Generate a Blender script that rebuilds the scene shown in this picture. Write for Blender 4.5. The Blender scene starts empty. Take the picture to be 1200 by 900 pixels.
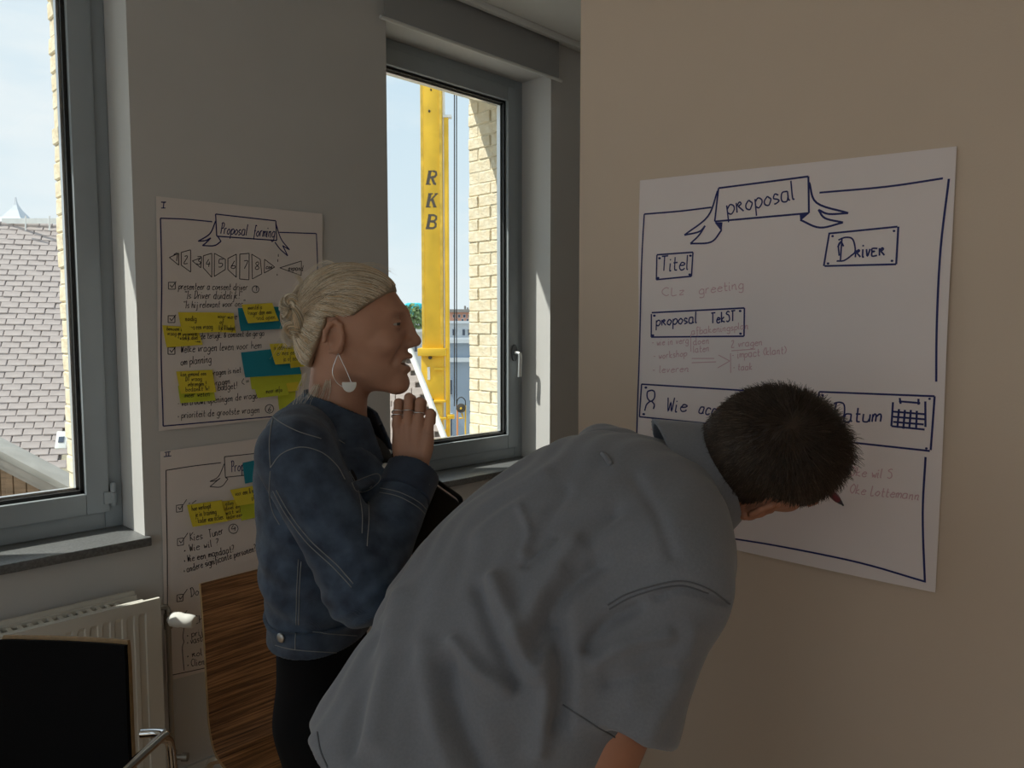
import bpy, bmesh, math, random
import numpy as np
from mathutils import Vector, Matrix
from mathutils.bvhtree import BVHTree

S = bpy.context.scene
COL = S.collection
rnd = random.Random(7)

# ------------------------------------------------------------------ camera
FPX, IMW, IMH = 890.0, 1200.0, 900.0
YAW = math.radians(44.5)
PITCH = math.atan(65 / 890.0)
CAM = np.array([0.0, 0.0, 1.60])
sY, cY = math.sin(YAW), math.cos(YAW)
RIGHT = np.array([sY, -cY, 0.0])
FWD = np.array([cY, sY, 0.0])
cam_data = bpy.data.cameras.new('camera')
cam = bpy.data.objects.new('camera', cam_data)
COL.objects.link(cam)
cam_data.sensor_width = 36.0
cam_data.lens = FPX / IMW * 36.0
cam_data.clip_start = 0.05
cam_data.clip_end = 1000
cam.location = CAM
cam.rotation_euler = (math.pi / 2 - PITCH, 0, YAW - math.pi / 2)
S.camera = cam

# ------------------------------------------------------------------ sky, sun, exposure
SKY_STRENGTH = 1.0
SUN_STRENGTH = 5.6
S.view_settings.view_transform = 'Standard'
S.view_settings.look = 'None'
S.view_settings.gamma = 1.0
S.view_settings.use_curve_mapping = False
S.view_settings.exposure = 0.15

world = bpy.data.worlds.new('sky')
S.world = world
world.use_nodes = True
nt = world.node_tree
nt.nodes.clear()
def wn(t, **k):
    n = nt.nodes.new(t)
    for a, b in k.items():
        setattr(n, a, b)
    return n
tc = wn('ShaderNodeTexCoord')
mp = wn('ShaderNodeMapping'); mp.inputs['Scale'].default_value = (1.0, 1.0, 3.2)
nz = wn('ShaderNodeTexNoise'); nz.inputs['Scale'].default_value = 2.3; nz.inputs['Detail'].default_value = 7; nz.inputs['Roughness'].default_value = 0.58
cr = wn('ShaderNodeValToRGB'); cr.color_ramp.elements[0].position = 0.40; cr.color_ramp.elements[1].position = 0.66
sep = wn('ShaderNodeSeparateXYZ')
hz = wn('ShaderNodeValToRGB')
hz.color_ramp.elements[0].position = 0.0; hz.color_ramp.elements[0].color = (0.86, 0.94, 0.98, 1)
hz.color_ramp.elements[1].position = 0.75; hz.color_ramp.elements[1].color = (0.48, 0.70, 0.92, 1)
mx = wn('ShaderNodeMix', data_type='RGBA'); mx.inputs[7].default_value = (0.96, 0.98, 1.0, 1)
bg = wn('ShaderNodeBackground'); bg.inputs['Strength'].default_value = SKY_STRENGTH
ow = wn('ShaderNodeOutputWorld')
L = nt.links.new
L(tc.outputs['Generated'], mp.inputs['Vector']); L(mp.outputs[0], nz.inputs['Vector']); L(nz.outputs['Fac'], cr.inputs['Fac'])
L(tc.outputs['Generated'], sep.inputs[0]); L(sep.outputs['Z'], hz.inputs['Fac'])
L(cr.outputs['Color'], mx.inputs[0]); L(hz.outputs['Color'], mx.inputs[6]); L(mx.outputs[2], bg.inputs['Color']); L(bg.outputs[0], ow.inputs['Surface'])

sun_d = bpy.data.lights.new('sun', 'SUN')
sun_d.energy = SUN_STRENGTH; sun_d.angle = math.radians(0.6); sun_d.color = (1.0, 0.93, 0.82)
sun = bpy.data.objects.new('sun', sun_d); COL.objects.link(sun)
sun.location = (-3, 8, 12)
sun.rotation_euler = Vector((1.30, -1.0, -2.2)).to_track_quat('-Z', 'Y').to_euler()

# ------------------------------------------------------------------ pixel helpers
cP, sP = math.cos(PITCH), math.sin(PITCH)
def ray(px, py):
    """yaw-frame ray (right, forward, up) with forward = 1"""
    u = (px - 600.0) / FPX; v = (450.0 - py) / FPX
    r, f, z = u, cP + v * sP, -sP + v * cP
    return np.array([r / f, 1.0, z / f])
def Lp(px, py, D):
    """yaw-frame point (right, forward, height) seen at a pixel, D metres ahead"""
    p = ray(px, py) * D
    return np.array([p[0], p[1], p[2] + CAM[2]])
def W(p):
    p = np.asarray(p, float)
    return p[..., 0:1] * RIGHT + p[..., 1:2] * FWD + p[..., 2:3] * np.array([0, 0, 1.0])
def wpt(px, py, D):
    return W(Lp(px, py, D))
def onY(px, py, Y):
    d = W(ray(px, py)); t = (Y - CAM[1]) / d[1]
    return CAM + d * t
def onX(px, py, X):
    d = W(ray(px, py)); t = (X - CAM[0]) / d[0]
    return CAM + d * t
def proj(P):
    """world points -> pixels"""
    P = np.atleast_2d(P) - CAM
    r = P @ RIGHT; f = P @ FWD; z = P[:, 2]
    dep = f * cP - z * sP; up = f * sP + z * cP
    return 600 + FPX * r / dep, 450 - FPX * up / dep

# ------------------------------------------------------------------ object helpers
ORG = {}
def tag(o, label=None, cat=None, group=None, kind=None):
    if label: o['label'] = label
    if cat: o['category'] = cat
    if group: o['group'] = group
    if kind: o['kind'] = kind
    return o
def origin(o):
    return ORG.get(o.name, np.zeros(3))
def empty(name, loc=(0, 0, 0), rz=0.0):
    o = bpy.data.objects.new(name, None); COL.objects.link(o)
    o.location = loc; o.rotation_euler = (0, 0, rz); o.empty_display_size = 0.1
    ORG[o.name] = np.array(loc, float)
    return o
def link_mesh(name, V, F, mat, parent=None, smooth=True, local=False, at=None, autosmooth=None):
    """V in world coordinates unless local"""
    V = np.asarray(V, float)
    me = bpy.data.meshes.new(name)
    if parent is not None: o0 = np.zeros(3) if local else origin(parent)
    elif at is not None: o0 = np.asarray(at, float)
    else: o0 = np.zeros(3) if local else np.array([V[:, 0].mean(), V[:, 1].mean(), V[:, 2].min()])
    me.from_pydata((V - o0).tolist(), [], [list(map(int, f)) for f in F])
    me.update()
    if mat: 
        for m in (mat if isinstance(mat, (list, tuple)) else [mat]): me.materials.append(m)
    if smooth:
        me.polygons.foreach_set('use_smooth', [True] * len(me.polygons))
        if autosmooth: me.set_sharp_from_angle(angle=math.radians(autosmooth))
    o = bpy.data.objects.new(name, me); COL.objects.link(o)
    if parent is not None:
        o.parent = parent; ORG[o.name] = o0
    else:
        o.location = o0; ORG[o.name] = o0
    return o

class MB:
    def __init__(self): self.v = []; self.f = []
    def add(self, V, F):
        n = len(self.v); self.v += [tuple(map(float, p)) for p in V]; self.f += [[i + n for i in f] for f in F]; return self
    def box(self, c, s, R=None, taper=None):
        h = np.array(s, float) / 2
        P = np.array([[sx, sy, sz] for sz in (-1, 1) for sy in (-1, 1) for sx in (-1, 1)], float) * h
        if R is not None: P = P @ np.asarray(R).T
        return self.add(P + np.array(c, float), [[0, 2, 3, 1], [4, 5, 7, 6], [0, 1, 5, 4], [2, 6, 7, 3], [0, 4, 6, 2], [1, 3, 7, 5]])
    def lohi(self, a, b):
        a = np.array(a, float); b = np.array(b, float)
        return self.box((a + b) / 2, np.abs(b - a))
    def tube(self, path, r, n=10, closed=False, caps=True):
        P = np.array(path, float); m = len(P)
        rr = np.full(m, r) if np.isscalar(r) else np.array(r, float)
        T = np.zeros_like(P)
        for i in range(m):
            a = P[(i - 1) % m] if (closed or i > 0) else P[i]
            b = P[(i + 1) % m] if (closed or i < m - 1) else P[i]
            t = b - a; T[i] = t / (np.linalg.norm(t) + 1e-12)
        up = np.array([0, 0, 1.0]) if abs(T[0][2]) < 0.9 else np.array([1.0, 0, 0])
        N = np.cross(T[0], up); N /= np.linalg.norm(N)
        V = []
        for i in range(m):
            N = N - T[i] * np.dot(N, T[i]); N /= (np.linalg.norm(N) + 1e-12)
            B = np.cross(T[i], N)
            for k in range(n):
                a = 2 * math.pi * k / n
                V.append(P[i] + rr[i] * (math.cos(a) * N + math.sin(a) * B))
        F = []
        for i in range(m if closed else m - 1):
            for k in range(n):
                a = i * n + k; b = i * n + (k + 1) % n; j = (i + 1) % m
                F.append([a, b, j * n + (k + 1) % n, j * n + k])
        if caps and not closed:
            F.append(list(range(n))[::-1]); F.append([(m - 1) * n + k for k in range(n)])
        return self.add(V, F)
    def lathe(self, prof, c, axis=(0, 0, 1), n=20):
        """prof: list of (radius, height) along axis"""
        A = np.array(axis, float); A /= np.linalg.norm(A)
        u = np.cross(A, [0, 0, 1.0] if abs(A[2]) < 0.9 else [1.0, 0, 0]); u /= np.linalg.norm(u); w = np.cross(A, u)
        V = []
        for r, h in prof:
            for k in range(n):
                a = 2 * math.pi * k / n
                V.append(np.array(c) + A * h + r * (math.cos(a) * u + math.sin(a) * w))
        F = []
        for i in range(len(prof) - 1):
            for k in range(n):
                F.append([i * n + k, i * n + (k + 1) % n, (i + 1) * n + (k + 1) % n, (i + 1) * n + k])
        F.append(list(range(n))[::-1]); F.append([(len(prof) - 1) * n + k for k in range(n)])
        return self.add(V, F)
    def prism(self, poly, off):
        """poly: 3-D polygon, extruded by vector off"""
        n = len(poly); P = np.array(poly, float); Q = P + np.array(off, float)
        F = [list(range(n))[::-1], [n + i for i in range(n)]] + [[i, (i + 1) % n, n + (i + 1) % n, n + i] for i in range(n)]
        return self.add(np.vstack([P, Q]), F)
    def build(self, name, mat, parent=None, smooth=False, local=False, bevel=0.0, at=None, autosmooth=None, seg=2):
        o = link_mesh(name, np.array(self.v), self.f, mat, parent, smooth, local, at, autosmooth)
        bm = bmesh.new(); bm.from_mesh(o.data); bmesh.ops.recalc_face_normals(bm, faces=bm.faces)
        if bevel:
            bmesh.ops.bevel(bm, geom=[e for e in bm.edges if len(e.link_faces) == 2 and e.calc_face_angle(0) > 0.5], offset=bevel, segments=seg, affect='EDGES', profile=0.5)
        bm.to_mesh(o.data); bm.free()
        if bevel:
            o.data.polygons.foreach_set('use_smooth', [True] * len(o.data.polygons)); o.data.set_sharp_from_angle(angle=math.radians(40))
        elif smooth and autosmooth: o.data.set_sharp_from_angle(angle=math.radians(autosmooth))
        return o

def smooth_path(P, k=6):
    P = np.array(P, float)
    if len(P) < 3: return P
    Q = np.vstack([2 * P[0] - P[1], P, 2 * P[-1] - P[-2]]); out = []
    for i in range(1, len(Q) - 2):
        p0, p1, p2, p3 = Q[i - 1:i + 3]
        for t in np.linspace(0, 1, k, endpoint=False):
            out.append(0.5 * (2 * p1 + (p2 - p0) * t + (2 * p0 - 5 * p1 + 4 * p2 - p3) * t * t + (3 * p1 - p0 - 3 * p2 + p3) * t ** 3))
    out.append(P[-1])
    return np.array(out)

# ------------------------------------------------------------------ materials
MAT = {}
def mat(name, color, rough=0.6, metal=0.0, var=0.0, vscale=8.0, bump=0.0, bscale=60.0, col2=None, spec=0.5, stretch=None, sheen=0.0, detail=4.0, sss=0.0, dist=0.002):
    m = bpy.data.materials.new(name); m.use_nodes = True
    n = m.node_tree.nodes; l = m.node_tree.links; b = n['Principled BSDF']
    b.inputs['Base Color'].default_value = (*color, 1); b.inputs['Roughness'].default_value = rough
    b.inputs['Metallic'].default_value = metal; b.inputs['Specular IOR Level'].default_value = spec
    if sheen: b.inputs['Sheen Weight'].default_value = sheen
    if sss:
        b.inputs['Subsurface Weight'].default_value = sss; b.inputs['Subsurface Radius'].default_value = (0.012, 0.005, 0.003); b.inputs['Subsurface Scale'].default_value = 0.5
    if var or bump or col2:
        t = n.new('ShaderNodeTexCoord'); src = t.outputs['Object']
        if stretch:
            mp = n.new('ShaderNodeMapping'); mp.inputs['Scale'].default_value = stretch; l.new(src, mp.inputs[0]); src = mp.outputs[0]
        if var or col2:
            z = n.new('ShaderNodeTexNoise'); z.inputs['Scale'].default_value = vscale; z.inputs['Detail'].default_value = detail; l.new(src, z.inputs['Vector'])
            r = n.new('ShaderNodeValToRGB'); r.color_ramp.elements[0].position = 0.32; r.color_ramp.elements[1].position = 0.68
            c2 = col2 if col2 else tuple(min(1, c * (1 + var)) for c in color)
            c1 = color if col2 else tuple(c * (1 - var) for c in color)
            r.color_ramp.elements[0].color = (*c1, 1); r.color_ramp.elements[1].color = (*c2, 1)
            l.new(z.outputs['Fac'], r.inputs['Fac']); l.new(r.outputs['Color'], b.inputs['Base Color'])
        if bump:
            z2 = n.new('ShaderNodeTexNoise'); z2.inputs['Scale'].default_value = bscale; z2.inputs['Detail'].default_value = 3; l.new(src, z2.inputs['Vector'])
            bp = n.new('ShaderNodeBump'); bp.inputs['Strength'].default_value = bump; bp.inputs['Distance'].default_value = dist
            l.new(z2.outputs['Fac'], bp.inputs['Height']); l.new(bp.outputs[0], b.inputs['Normal'])
    MAT[name] = m
    return m
def glass_mat(name, tint):
    m = bpy.data.materials.new(name); m.use_nodes = True
    n = m.node_tree.nodes; l = m.node_tree.links; n.clear()
    o = n.new('ShaderNodeOutputMaterial'); t = n.new('ShaderNodeBsdfTransparent'); g = n.new('ShaderNodeBsdfGlossy'); x = n.new('ShaderNodeMixShader')
    t.inputs['Color'].default_value = (*tint, 1); g.inputs['Roughness'].default_value = 0.02
    x.inputs[0].default_value = 0.045; l.new(t.outputs[0], x.inputs[1]); l.new(g.outputs[0], x.inputs[2]); l.new(x.outputs[0], o.inputs[0])
    MAT[name] = m
    return m
mat('wall_beige', (0.69, 0.555, 0.44), 0.9, var=0.02, vscale=3, bump=0.12, bscale=260)
mat('wall_paint', (0.61, 0.605, 0.60), 0.9, var=0.02, vscale=3, bump=0.12, bscale=260)
mat('ceiling_paint', (0.72, 0.72, 0.70), 0.9, bump=0.1, bscale=200)
mat('floor_carpet', (0.62, 0.42, 0.26), 0.95, var=0.2, vscale=90, bump=0.4, bscale=300)
mat('frame_grey', (0.33, 0.37, 0.40), 0.42, var=0.03, vscale=6)
mat('rosette_grey', (.10, .11, .12), .4)
mat('gasket', (0.015, 0.015, 0.016), 0.5)
mat('aluminium', (0.62, 0.63, 0.62), 0.3, metal=0.9)
mat('sill_stone', (0.16, 0.165, 0.17), 0.38, var=0.25, vscale=120, bump=0.05, bscale=150)
mat('brick_yellow', (0.78, 0.66, 0.46), 0.92, col2=(0.88, 0.80, 0.63), vscale=26, bump=0.9, bscale=55, dist=0.006)
mat('mortar', (0.74, 0.66, 0.50), 0.95, var=0.1, vscale=60, bump=0.4, bscale=120)
mat('white_trim', (0.70, 0.71, 0.70), 0.45)
mat('blind_fabric', (0.33, 0.34, 0.35), 0.85, bump=0.15, bscale=500)
glass_mat('window_glass', (0.93, 0.96, 0.96))
mat('radiator_white', (0.72, 0.70, 0.64), 0.38, spec=0.5)
mat('valve_white', (0.86, 0.86, 0.83), 0.3)
mat('chrome', (0.72, 0.72, 0.72), 0.12, metal=1.0)
mat('pipe_grey', (0.30, 0.28, 0.25), 0.4, metal=0.6)
# ------------------------------------------------------------------ the room
XW, YW = 1.46, 2.61              # writing wall plane, window wall plane
ZC = float(onY(610, 25, YW - .06)[2])   # ceiling
YEDGE = float(onX(678, 250, XW)[1])
WIN = {'window_1': (-0.12, float(onY(158, 300, YW)[0])), 'window_2': (float(onY(454, 200, YW)[0]), float(onY(645, 300, YW)[0])), 'window_3': (-2.26, -1.14)}  # window_3 is out of view, added for extra daylight
ZS = float(onY(165, 629, YW)[2]) # sill top
ZT = float(onY(612, 97, YW + .2)[2])                        # head of the window openings
YF = YW + 0.20                   # inner face of the window frames
YO0, YO1 = 2.90, 3.14            # brick leaf
XL, YB, XE = -3.4, -3.2, 4.6

def struct(o): o['kind'] = 'structure'; return o

m = MB(); m.lohi((XL - .2, YB - .2, -0.2), (XE + .2, YW + 0.1, 0)); struct(m.build('floor', MAT['floor_carpet']))
m = MB(); m.lohi((XL - .2, YB - .2, ZC), (XE + .2, YW + .28, ZC + 0.2)); struct(m.build('ceiling', MAT['ceiling_paint']))
m = MB(); m.lohi((XW, YB, 0), (XE, YEDGE, ZC)); struct(m.build('wall_right', MAT['wall_beige'], bevel=0.006))
m = MB(); m.lohi((XE, YEDGE, 0), (XE + .2, YW + .28, ZC)); struct(m.build('wall_end', MAT['wall_paint']))
m = MB(); m.lohi((XL - .2, YB - .2, 0), (XL, YW, .45)); m.lohi((XL - .2, YB - .2, 3.0), (XL, YW, ZC))
SIDE = [YB - .2, -2.9, -1.2, -1.0, .7, .9, 2.3, YW]  # openings cut for the added side windows, out of view
for i in range(0, 8, 2): m.lohi((XL - .2, SIDE[i], .45), (XL, SIDE[i + 1], 3.0))
struct(m.build('wall_side', MAT['wall_paint']))
m = MB(); m.lohi((XL, YB - .2, 0), (XE, YB, ZC)); struct(m.build('wall_back', MAT['wall_paint']))
# window wall: one plastered leaf with openings
xs = [XL - .2] + [x for k in ('window_3', 'window_1', 'window_2') for x in WIN[k]] + [XE]
m = MB()
for i in range(0, len(xs), 2): m.lohi((xs[i], YW, 0), (xs[i + 1], YW + .28, ZC))
for a, b in WIN.values():
    m.lohi((a, YW, 0), (b, YW + .28, ZS - .03)); m.lohi((a, YW, ZT), (b, YW + .28, ZC))
struct(m.build('wall_left', MAT['wall_paint']))
# outer brick leaf
BX = {k: (a - .0, b - 0.075) for k, (a, b) in WIN.items()}
xs = [XL - 1] + [x for k in ('window_3', 'window_1', 'window_2') for x in (BX[k][0] + .075, BX[k][1] + 0.001)] + [XE + 3]
m = MB()
for i in range(0, len(xs), 2): m.lohi((xs[i], YO0, -7), (xs[i + 1], YO1, 8))
for k in WIN:
    a, b = BX[k][0] + .075, BX[k][1] + .001
    m.lohi((a, YO0, -7), (b, YO1 , ZS - .06)); m.lohi((a, YO0, ZT - .03), (b, YO1, 8))
facade = struct(m.build('wall_outside', MAT['mortar']))
# bricks of the two outer window jambs the photograph shows
def rough_brick(name, sx, sy, sz):
    bm = bmesh.new(); bmesh.ops.create_cube(bm, size=1)
    for v in bm.verts: v.co = Vector((v.co.x * sx, v.co.y * sy, v.co.z * sz))
    bmesh.ops.bevel(bm, geom=list(bm.edges), offset=0.004, segments=1, affect='EDGES')
    me = bpy.data.meshes.new(name); bm.to_mesh(me); bm.free(); me.materials.append(MAT['brick_yellow']); return me
H = 0.0625
bm_long = rough_brick('brick_long', 0.06, 0.172, H - .004); bm_short = rough_brick('brick_short', 0.06, 0.075, H - .004)
for key in ('window_1', 'window_2'):
    xf = BX[key][1]
    for i in range(33):
        z = ZS - .03 + H * (i + .5)
        if z > ZT - .04: break
        seq = [(bm_short, .075), (bm_long, .172)] if i % 2 else [(bm_long, .172), (bm_short, .075)]
        y = YO0 - .012
        for me, ln in seq:
            o = bpy.data.objects.new('brick', me); COL.objects.link(o); o.parent = facade
            w = np.array([xf + .026 + rnd.uniform(-.004, .004), y + ln / 2, z]) - origin(facade)
            o.location = w; o.rotation_euler = (rnd.uniform(-.02, .02), rnd.uniform(-.03, .03), rnd.uniform(-.02, .02)); y += ln + .008
# ------------------------------------------------------------------ windows
def window(key, detailed=True):
    a, b = WIN[key]; z0, z1 = ZS, ZT
    root = empty(key, ((a + b) / 2, YF, z0)); struct(root)
    fw, sw = 0.058, 0.072
    m = MB()
    for p, q in (((a, YF, z0), (a + fw, YF + .07, z1)), ((b - fw, YF, z0), (b, YF + .07, z1)), ((a + fw, YF, z0), (b - fw, YF + .07, z0 + fw + .012)), ((a + fw, YF, z1 - fw), (b - fw, YF + .07, z1))): m.lohi(p, q)
    m.build('window_frame', MAT['frame_grey'], root, bevel=0.004)
    # sash, a little proud of the frame, mitred profile with a step down to the glass
    A, B, Z0, Z1 = a + fw - .012, b - fw + .012, z0 + fw, z1 - fw + .012
    sp = MB(); y0, y1 = YF - .014, YF + .05
    for p, q in (((A, y0, Z0), (A + sw, y1, Z1)), ((B - sw, y0, Z0), (B, y1, Z1)), ((A + sw, y0, Z0), (B - sw, y1, Z0 + sw)), ((A + sw, y0, Z1 - sw), (B - sw, y1, Z1))): sp.lohi(p, q)
    sash = sp.build('sash', MAT['frame_grey'], root, bevel=0.004)
    a2, b2, c2, d2 = A + sw, B - sw, Z0 + sw, Z1 - sw
    gp = MB(); t = .012
    for p, q in (((a2, y0 + .02, c2), (a2 + t, y1, d2)), ((b2 - t, y0 + .02, c2), (b2, y1, d2)), ((a2, y0 + .02, c2), (b2, y1, c2 + t)), ((a2, y0 + .02, d2 - t), (b2, y1, d2))): gp.lohi(p, q)
    gp.build('glazing_gasket', MAT['gasket'], sash)
    al = MB(); t2 = .008
    for p, q in (((a2 + t, y0 + .04, c2 + t), (a2 + t + t2, y1, d2 - t)), ((b2 - t - t2, y0 + .04, c2 + t), (b2 - t, y1, d2 - t)), ((a2 + t, y0 + .04, c2 + t), (b2 - t, y1, c2 + t + t2)), ((a2 + t, y0 + .04, d2 - t - t2), (b2 - t, y1, d2 - t))): al.lohi(p, q)
    al.build('spacer_bar', MAT['aluminium'], sash)
    g = MB(); g.lohi((a2 + .004, YF + .030, c2 + .004), (b2 - .004, YF + .034, d2 - .004)); g.build('glass_pane', MAT['window_glass'], sash)
    s = MB(); s.lohi((a - .004, YW - .028, z0 - .03), (b + .012, YF + .004, z0)); s.build('window_sill', MAT['sill_stone'], root, bevel=0.003)
    # outside sill, sloping stone
    s = MB(); s.lohi((a + .08, YF + .07, z0 - .02), (b - .08, YO1 + .04, z0 + .015)); s.build('outer_sill', MAT['white_trim'], root)
    return root, sash, (A, B, Z0, Z1)
for i, (ya, yb) in enumerate(((-2.9, -1.2), (-1.0, .7), (.9, 2.3))):  # unseen side windows, added to bring more daylight into the room
    root = empty('window_%d' % (4 + i), (XL - .1, (ya + yb) / 2, .45)); struct(root)
    m = MB()
    for p, q in (((ya, .45), (ya + .06, 3.0)), ((yb - .06, .45), (yb, 3.0)), ((ya, .45), (yb, .51)), ((ya, 2.94), (yb, 3.0))): m.lohi((XL - .14, p[0], p[1]), (XL - .07, q[0], q[1]))
    m.build('window_frame', MAT['frame_grey'], root)
    m = MB(); m.lohi((XL - .11, ya + .05, .5), (XL - .105, yb - .05, 2.95)); m.build('glass_pane', MAT['window_glass'], root)
w1, s1, g1 = window('window_1'); w2, s2, g2 = window('window_2'); window('window_3')
# hinge on the left window, bottom right
hx = g1[1] + .012
m = MB(); m.lathe([(.008, 0), (.009, .004), (.009, .045), (.007, .047), (.009, .049), (.009, .075), (.006, .08)], (hx, YF - .016, g1[2] + .02), n=14)
m.lohi((hx - .03, YF - .02, g1[2] + .03), (hx, YF - .012, g1[2] + .07)); m.build('hinge', MAT['frame_grey'], s1, smooth=True, autosmooth=40)
# handle on the right window
hz_ = float(onY(612, 413, YF)[2]); hx = g2[1] - .034
m = MB()
pts = [(hx + .019 * math.cos(t) , YF - .014, hz_ + .044 * math.sin(t)) for t in np.linspace(0, 2 * math.pi, 24, endpoint=False)]
m.prism(pts, (0, -.012, 0)); hr = m.build('handle_rosette', MAT['rosette_grey'], s2, smooth=True, autosmooth=40)
m = MB(); m.tube(smooth_path([(hx, YF - .02, hz_), (hx, YF - .045, hz_), (hx, YF - .058, hz_ - .004), (hx, YF - .062, hz_ - .02), (hx, YF - .060, hz_ - .085), (hx, YF - .058, hz_ - .125)], 5), [.010] * 10 + [.0105] * 16, n=10)
m.build('handle_lever', MAT['aluminium'], s2, smooth=True, autosmooth=50)
# roller blind above the right window (rolled nearly up)
a, b = WIN['window_2']
zb = float(onY(646, 91, YW - .03)[2])
root = empty('roller_blind', ((a + b) / 2, YW - .03, zb)); tag(root, 'grey roller blind drawn up above the window with the crane', 'blind')
m = MB(); m.lohi((a - .03, YW - .034, zb), (b + .02, YW - .031, ZC - .001)); m.build('blind_fabric', MAT['blind_fabric'], root)
m = MB(); m.tube([(a - .05, YW - .033, zb), (b + .045, YW - .033, zb)], .008, 10); m.build('bottom_bar', MAT['white_trim'], root, smooth=True, autosmooth=50)
# ceiling edge profile along the window wall
m = MB(); m.lohi((1.0, YW - .095, ZC - .030), (XE, YW - .075, ZC)); m.lohi((1.0, YW - .075, ZC - .018), (XE, YW - .05, ZC)); struct(m.build('trim_1', MAT['white_trim'], bevel=0.002))
m = MB(); m.lohi((XL, YW - .14, ZC - .028), (0.2, YW - .105, ZC)); struct(m.build('trim_2', MAT['white_trim']))
m = MB(); m.lohi((3.55, YEDGE + .3, ZC - .11), (3.62, YW - .02, ZC - .07)); struct(m.build('trim_3', MAT['white_trim'], bevel=.003))
m = MB(); m.lohi((XL, YW - .014, 0), (XE, YW, .07)); struct(m.build('baseboard_left', MAT['white_trim']))
m = MB(); m.lohi((XW - .014, YB, 0), (XW, YEDGE, .07)); struct(m.build('baseboard_right', MAT['white_trim']))
# ------------------------------------------------------------------ radiator
RX = float(onY(187, 705, YW - .13)[0]); RZ = float(onY(187, 700, YW - .13)[2]); RXL = -0.15
root = empty('radiator', ((RX + RXL) / 2, YW - .09, 0.10)); tag(root, 'white ribbed panel radiator under the left window', 'radiator')
zb_ = 0.12
def rad_panel(y, x0, x1, depth):
    # pressed sheet with vertical ribs
    xs_ = []; n = int((x1 - x0 - .08) / 0.034)
    prof = [(x0, 0), (x0 + .025, 0)]
    for i in range(n):
        c = x0 + .04 + (i + .5) * (x1 - x0 - .08) / n
        prof += [(c - .012, 0), (c - .007, -depth), (c + .007, -depth), (c + .012, 0)]
    prof += [(x1 - .025, 0), (x1, 0)]
    V = []; F = []
    zz = [(zb_, 0), (zb_ + .03, 0), (zb_ + .045, 1), (RZ - .05, 1), (RZ - .035, 0), (RZ, 0)]
    for z, k in zz:
        for x, d in prof: V.append((x, y - .012 + (-d * 0.0 if k == 0 else -d), z))
    N = len(prof)
    for i in range(len(zz) - 1):
        for j in range(N - 1): F.append([i * N + j, i * N + j + 1, (i + 1) * N + j + 1, (i + 1) * N + j])
    return V, F
yf = YW - .13
V, F = rad_panel(yf + .004, RXL, RX, .006)
m = MB(); m.add(V, F); m.lohi((RXL, yf - .004, zb_), (RX, yf + .008, RZ)); m.build('front_panel', MAT['radiator_white'], root, bevel=0)
m = MB(); m.lohi((RXL + .05, YW - .045, zb_), (RX - .045, YW - .03, RZ + .012)); m.build('rear_panel', MAT['radiator_white'], root, bevel=.003)
m = MB()
n = 34
for i in range(n):
    x = RXL + .07 + i * (RX - RXL - .16) / n; m.lohi((x, yf + .012, RZ - .012), (x + .012, YW - .048, RZ - .006))
m.lohi((RXL + .05, yf + .01, RZ - .016), (RX - .045, yf + .022, RZ)); m.lohi((RXL + .05, YW - .06, RZ - .016), (RX - .045, YW - .046, RZ)); m.build('top_grille', MAT['radiator_white'], root)
m = MB()
for i in range(24):
    x = RXL + .1 + i * (RX - RXL - .25) / 24; m.lohi((x, yf + .012, zb_ + .03), (x + .003, YW - .05, RZ - .03))
m.build('convector_fins', MAT['radiator_white'], root)
for x in (RXL + .3, RX - .3):
    for za in (zb_ + .05, RZ - .16):
        m = MB(); m.lohi((x, YW - .03, za), (x + .04, YW - .0005, za + .07)); m.build('bracket', MAT['radiator_white'], root)
# pipe, valve body and thermostat head
vz = float(onY(203, 725, YW - .12)[2]); vx = RX + .03; vy = YW - .115
m = MB(); m.tube(smooth_path([(RX - .02, vy, RZ - .045), (RX + .008, vy, RZ - .04), (vx - .004, vy, RZ - .045), (vx, vy, RZ - .06), (vx, vy, vz + .02)], 5), .009, 10)
m.lathe([(.013, 0), (.013, .05)], (vx, vy, vz - .03), n=12)
m.build('valve_body', MAT['pipe_grey'], root, smooth=True, autosmooth=45)
ax = np.array([.62, -.72, -.10])
m = MB(); m.lathe([(.012, .005), (.016, .014), (.0235, .02), (.0245, .045), (.022, .055), (.0225, .075), (.0205, .092), (.017, .096)], (vx - .004, vy + .006, vz + .004), ax, n=24)
m.build('thermostat_head', MAT['valve_white'], root, smooth=True, autosmooth=40)
m = MB(); m.tube([(vx, vy, vz - .02), (vx, vy, .12)], .0085, 12); m.build('supply_pipe', MAT['pipe_grey'], root, smooth=True, autosmooth=50)
fz = float(onY(200, 889, YW - .12)[2])
m = MB(); m.lathe([(.014, -.02), (.014, .02)], (vx, vy, fz), n=12); m.lathe([(.009, 0), (.009, .03), (.014, .032), (.014, .05)], (vx, vy, fz), (.7, -.7, 0), n=12)
m.lathe([(.016, -.012), (.016, .012)], (vx, vy, fz - .04), n=6); m.tube([(vx, vy, fz - .03), (vx, vy, .0)], .0085, 10)
m.build('lower_valve', MAT['pipe_grey'], root, smooth=True, autosmooth=40)

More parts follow.
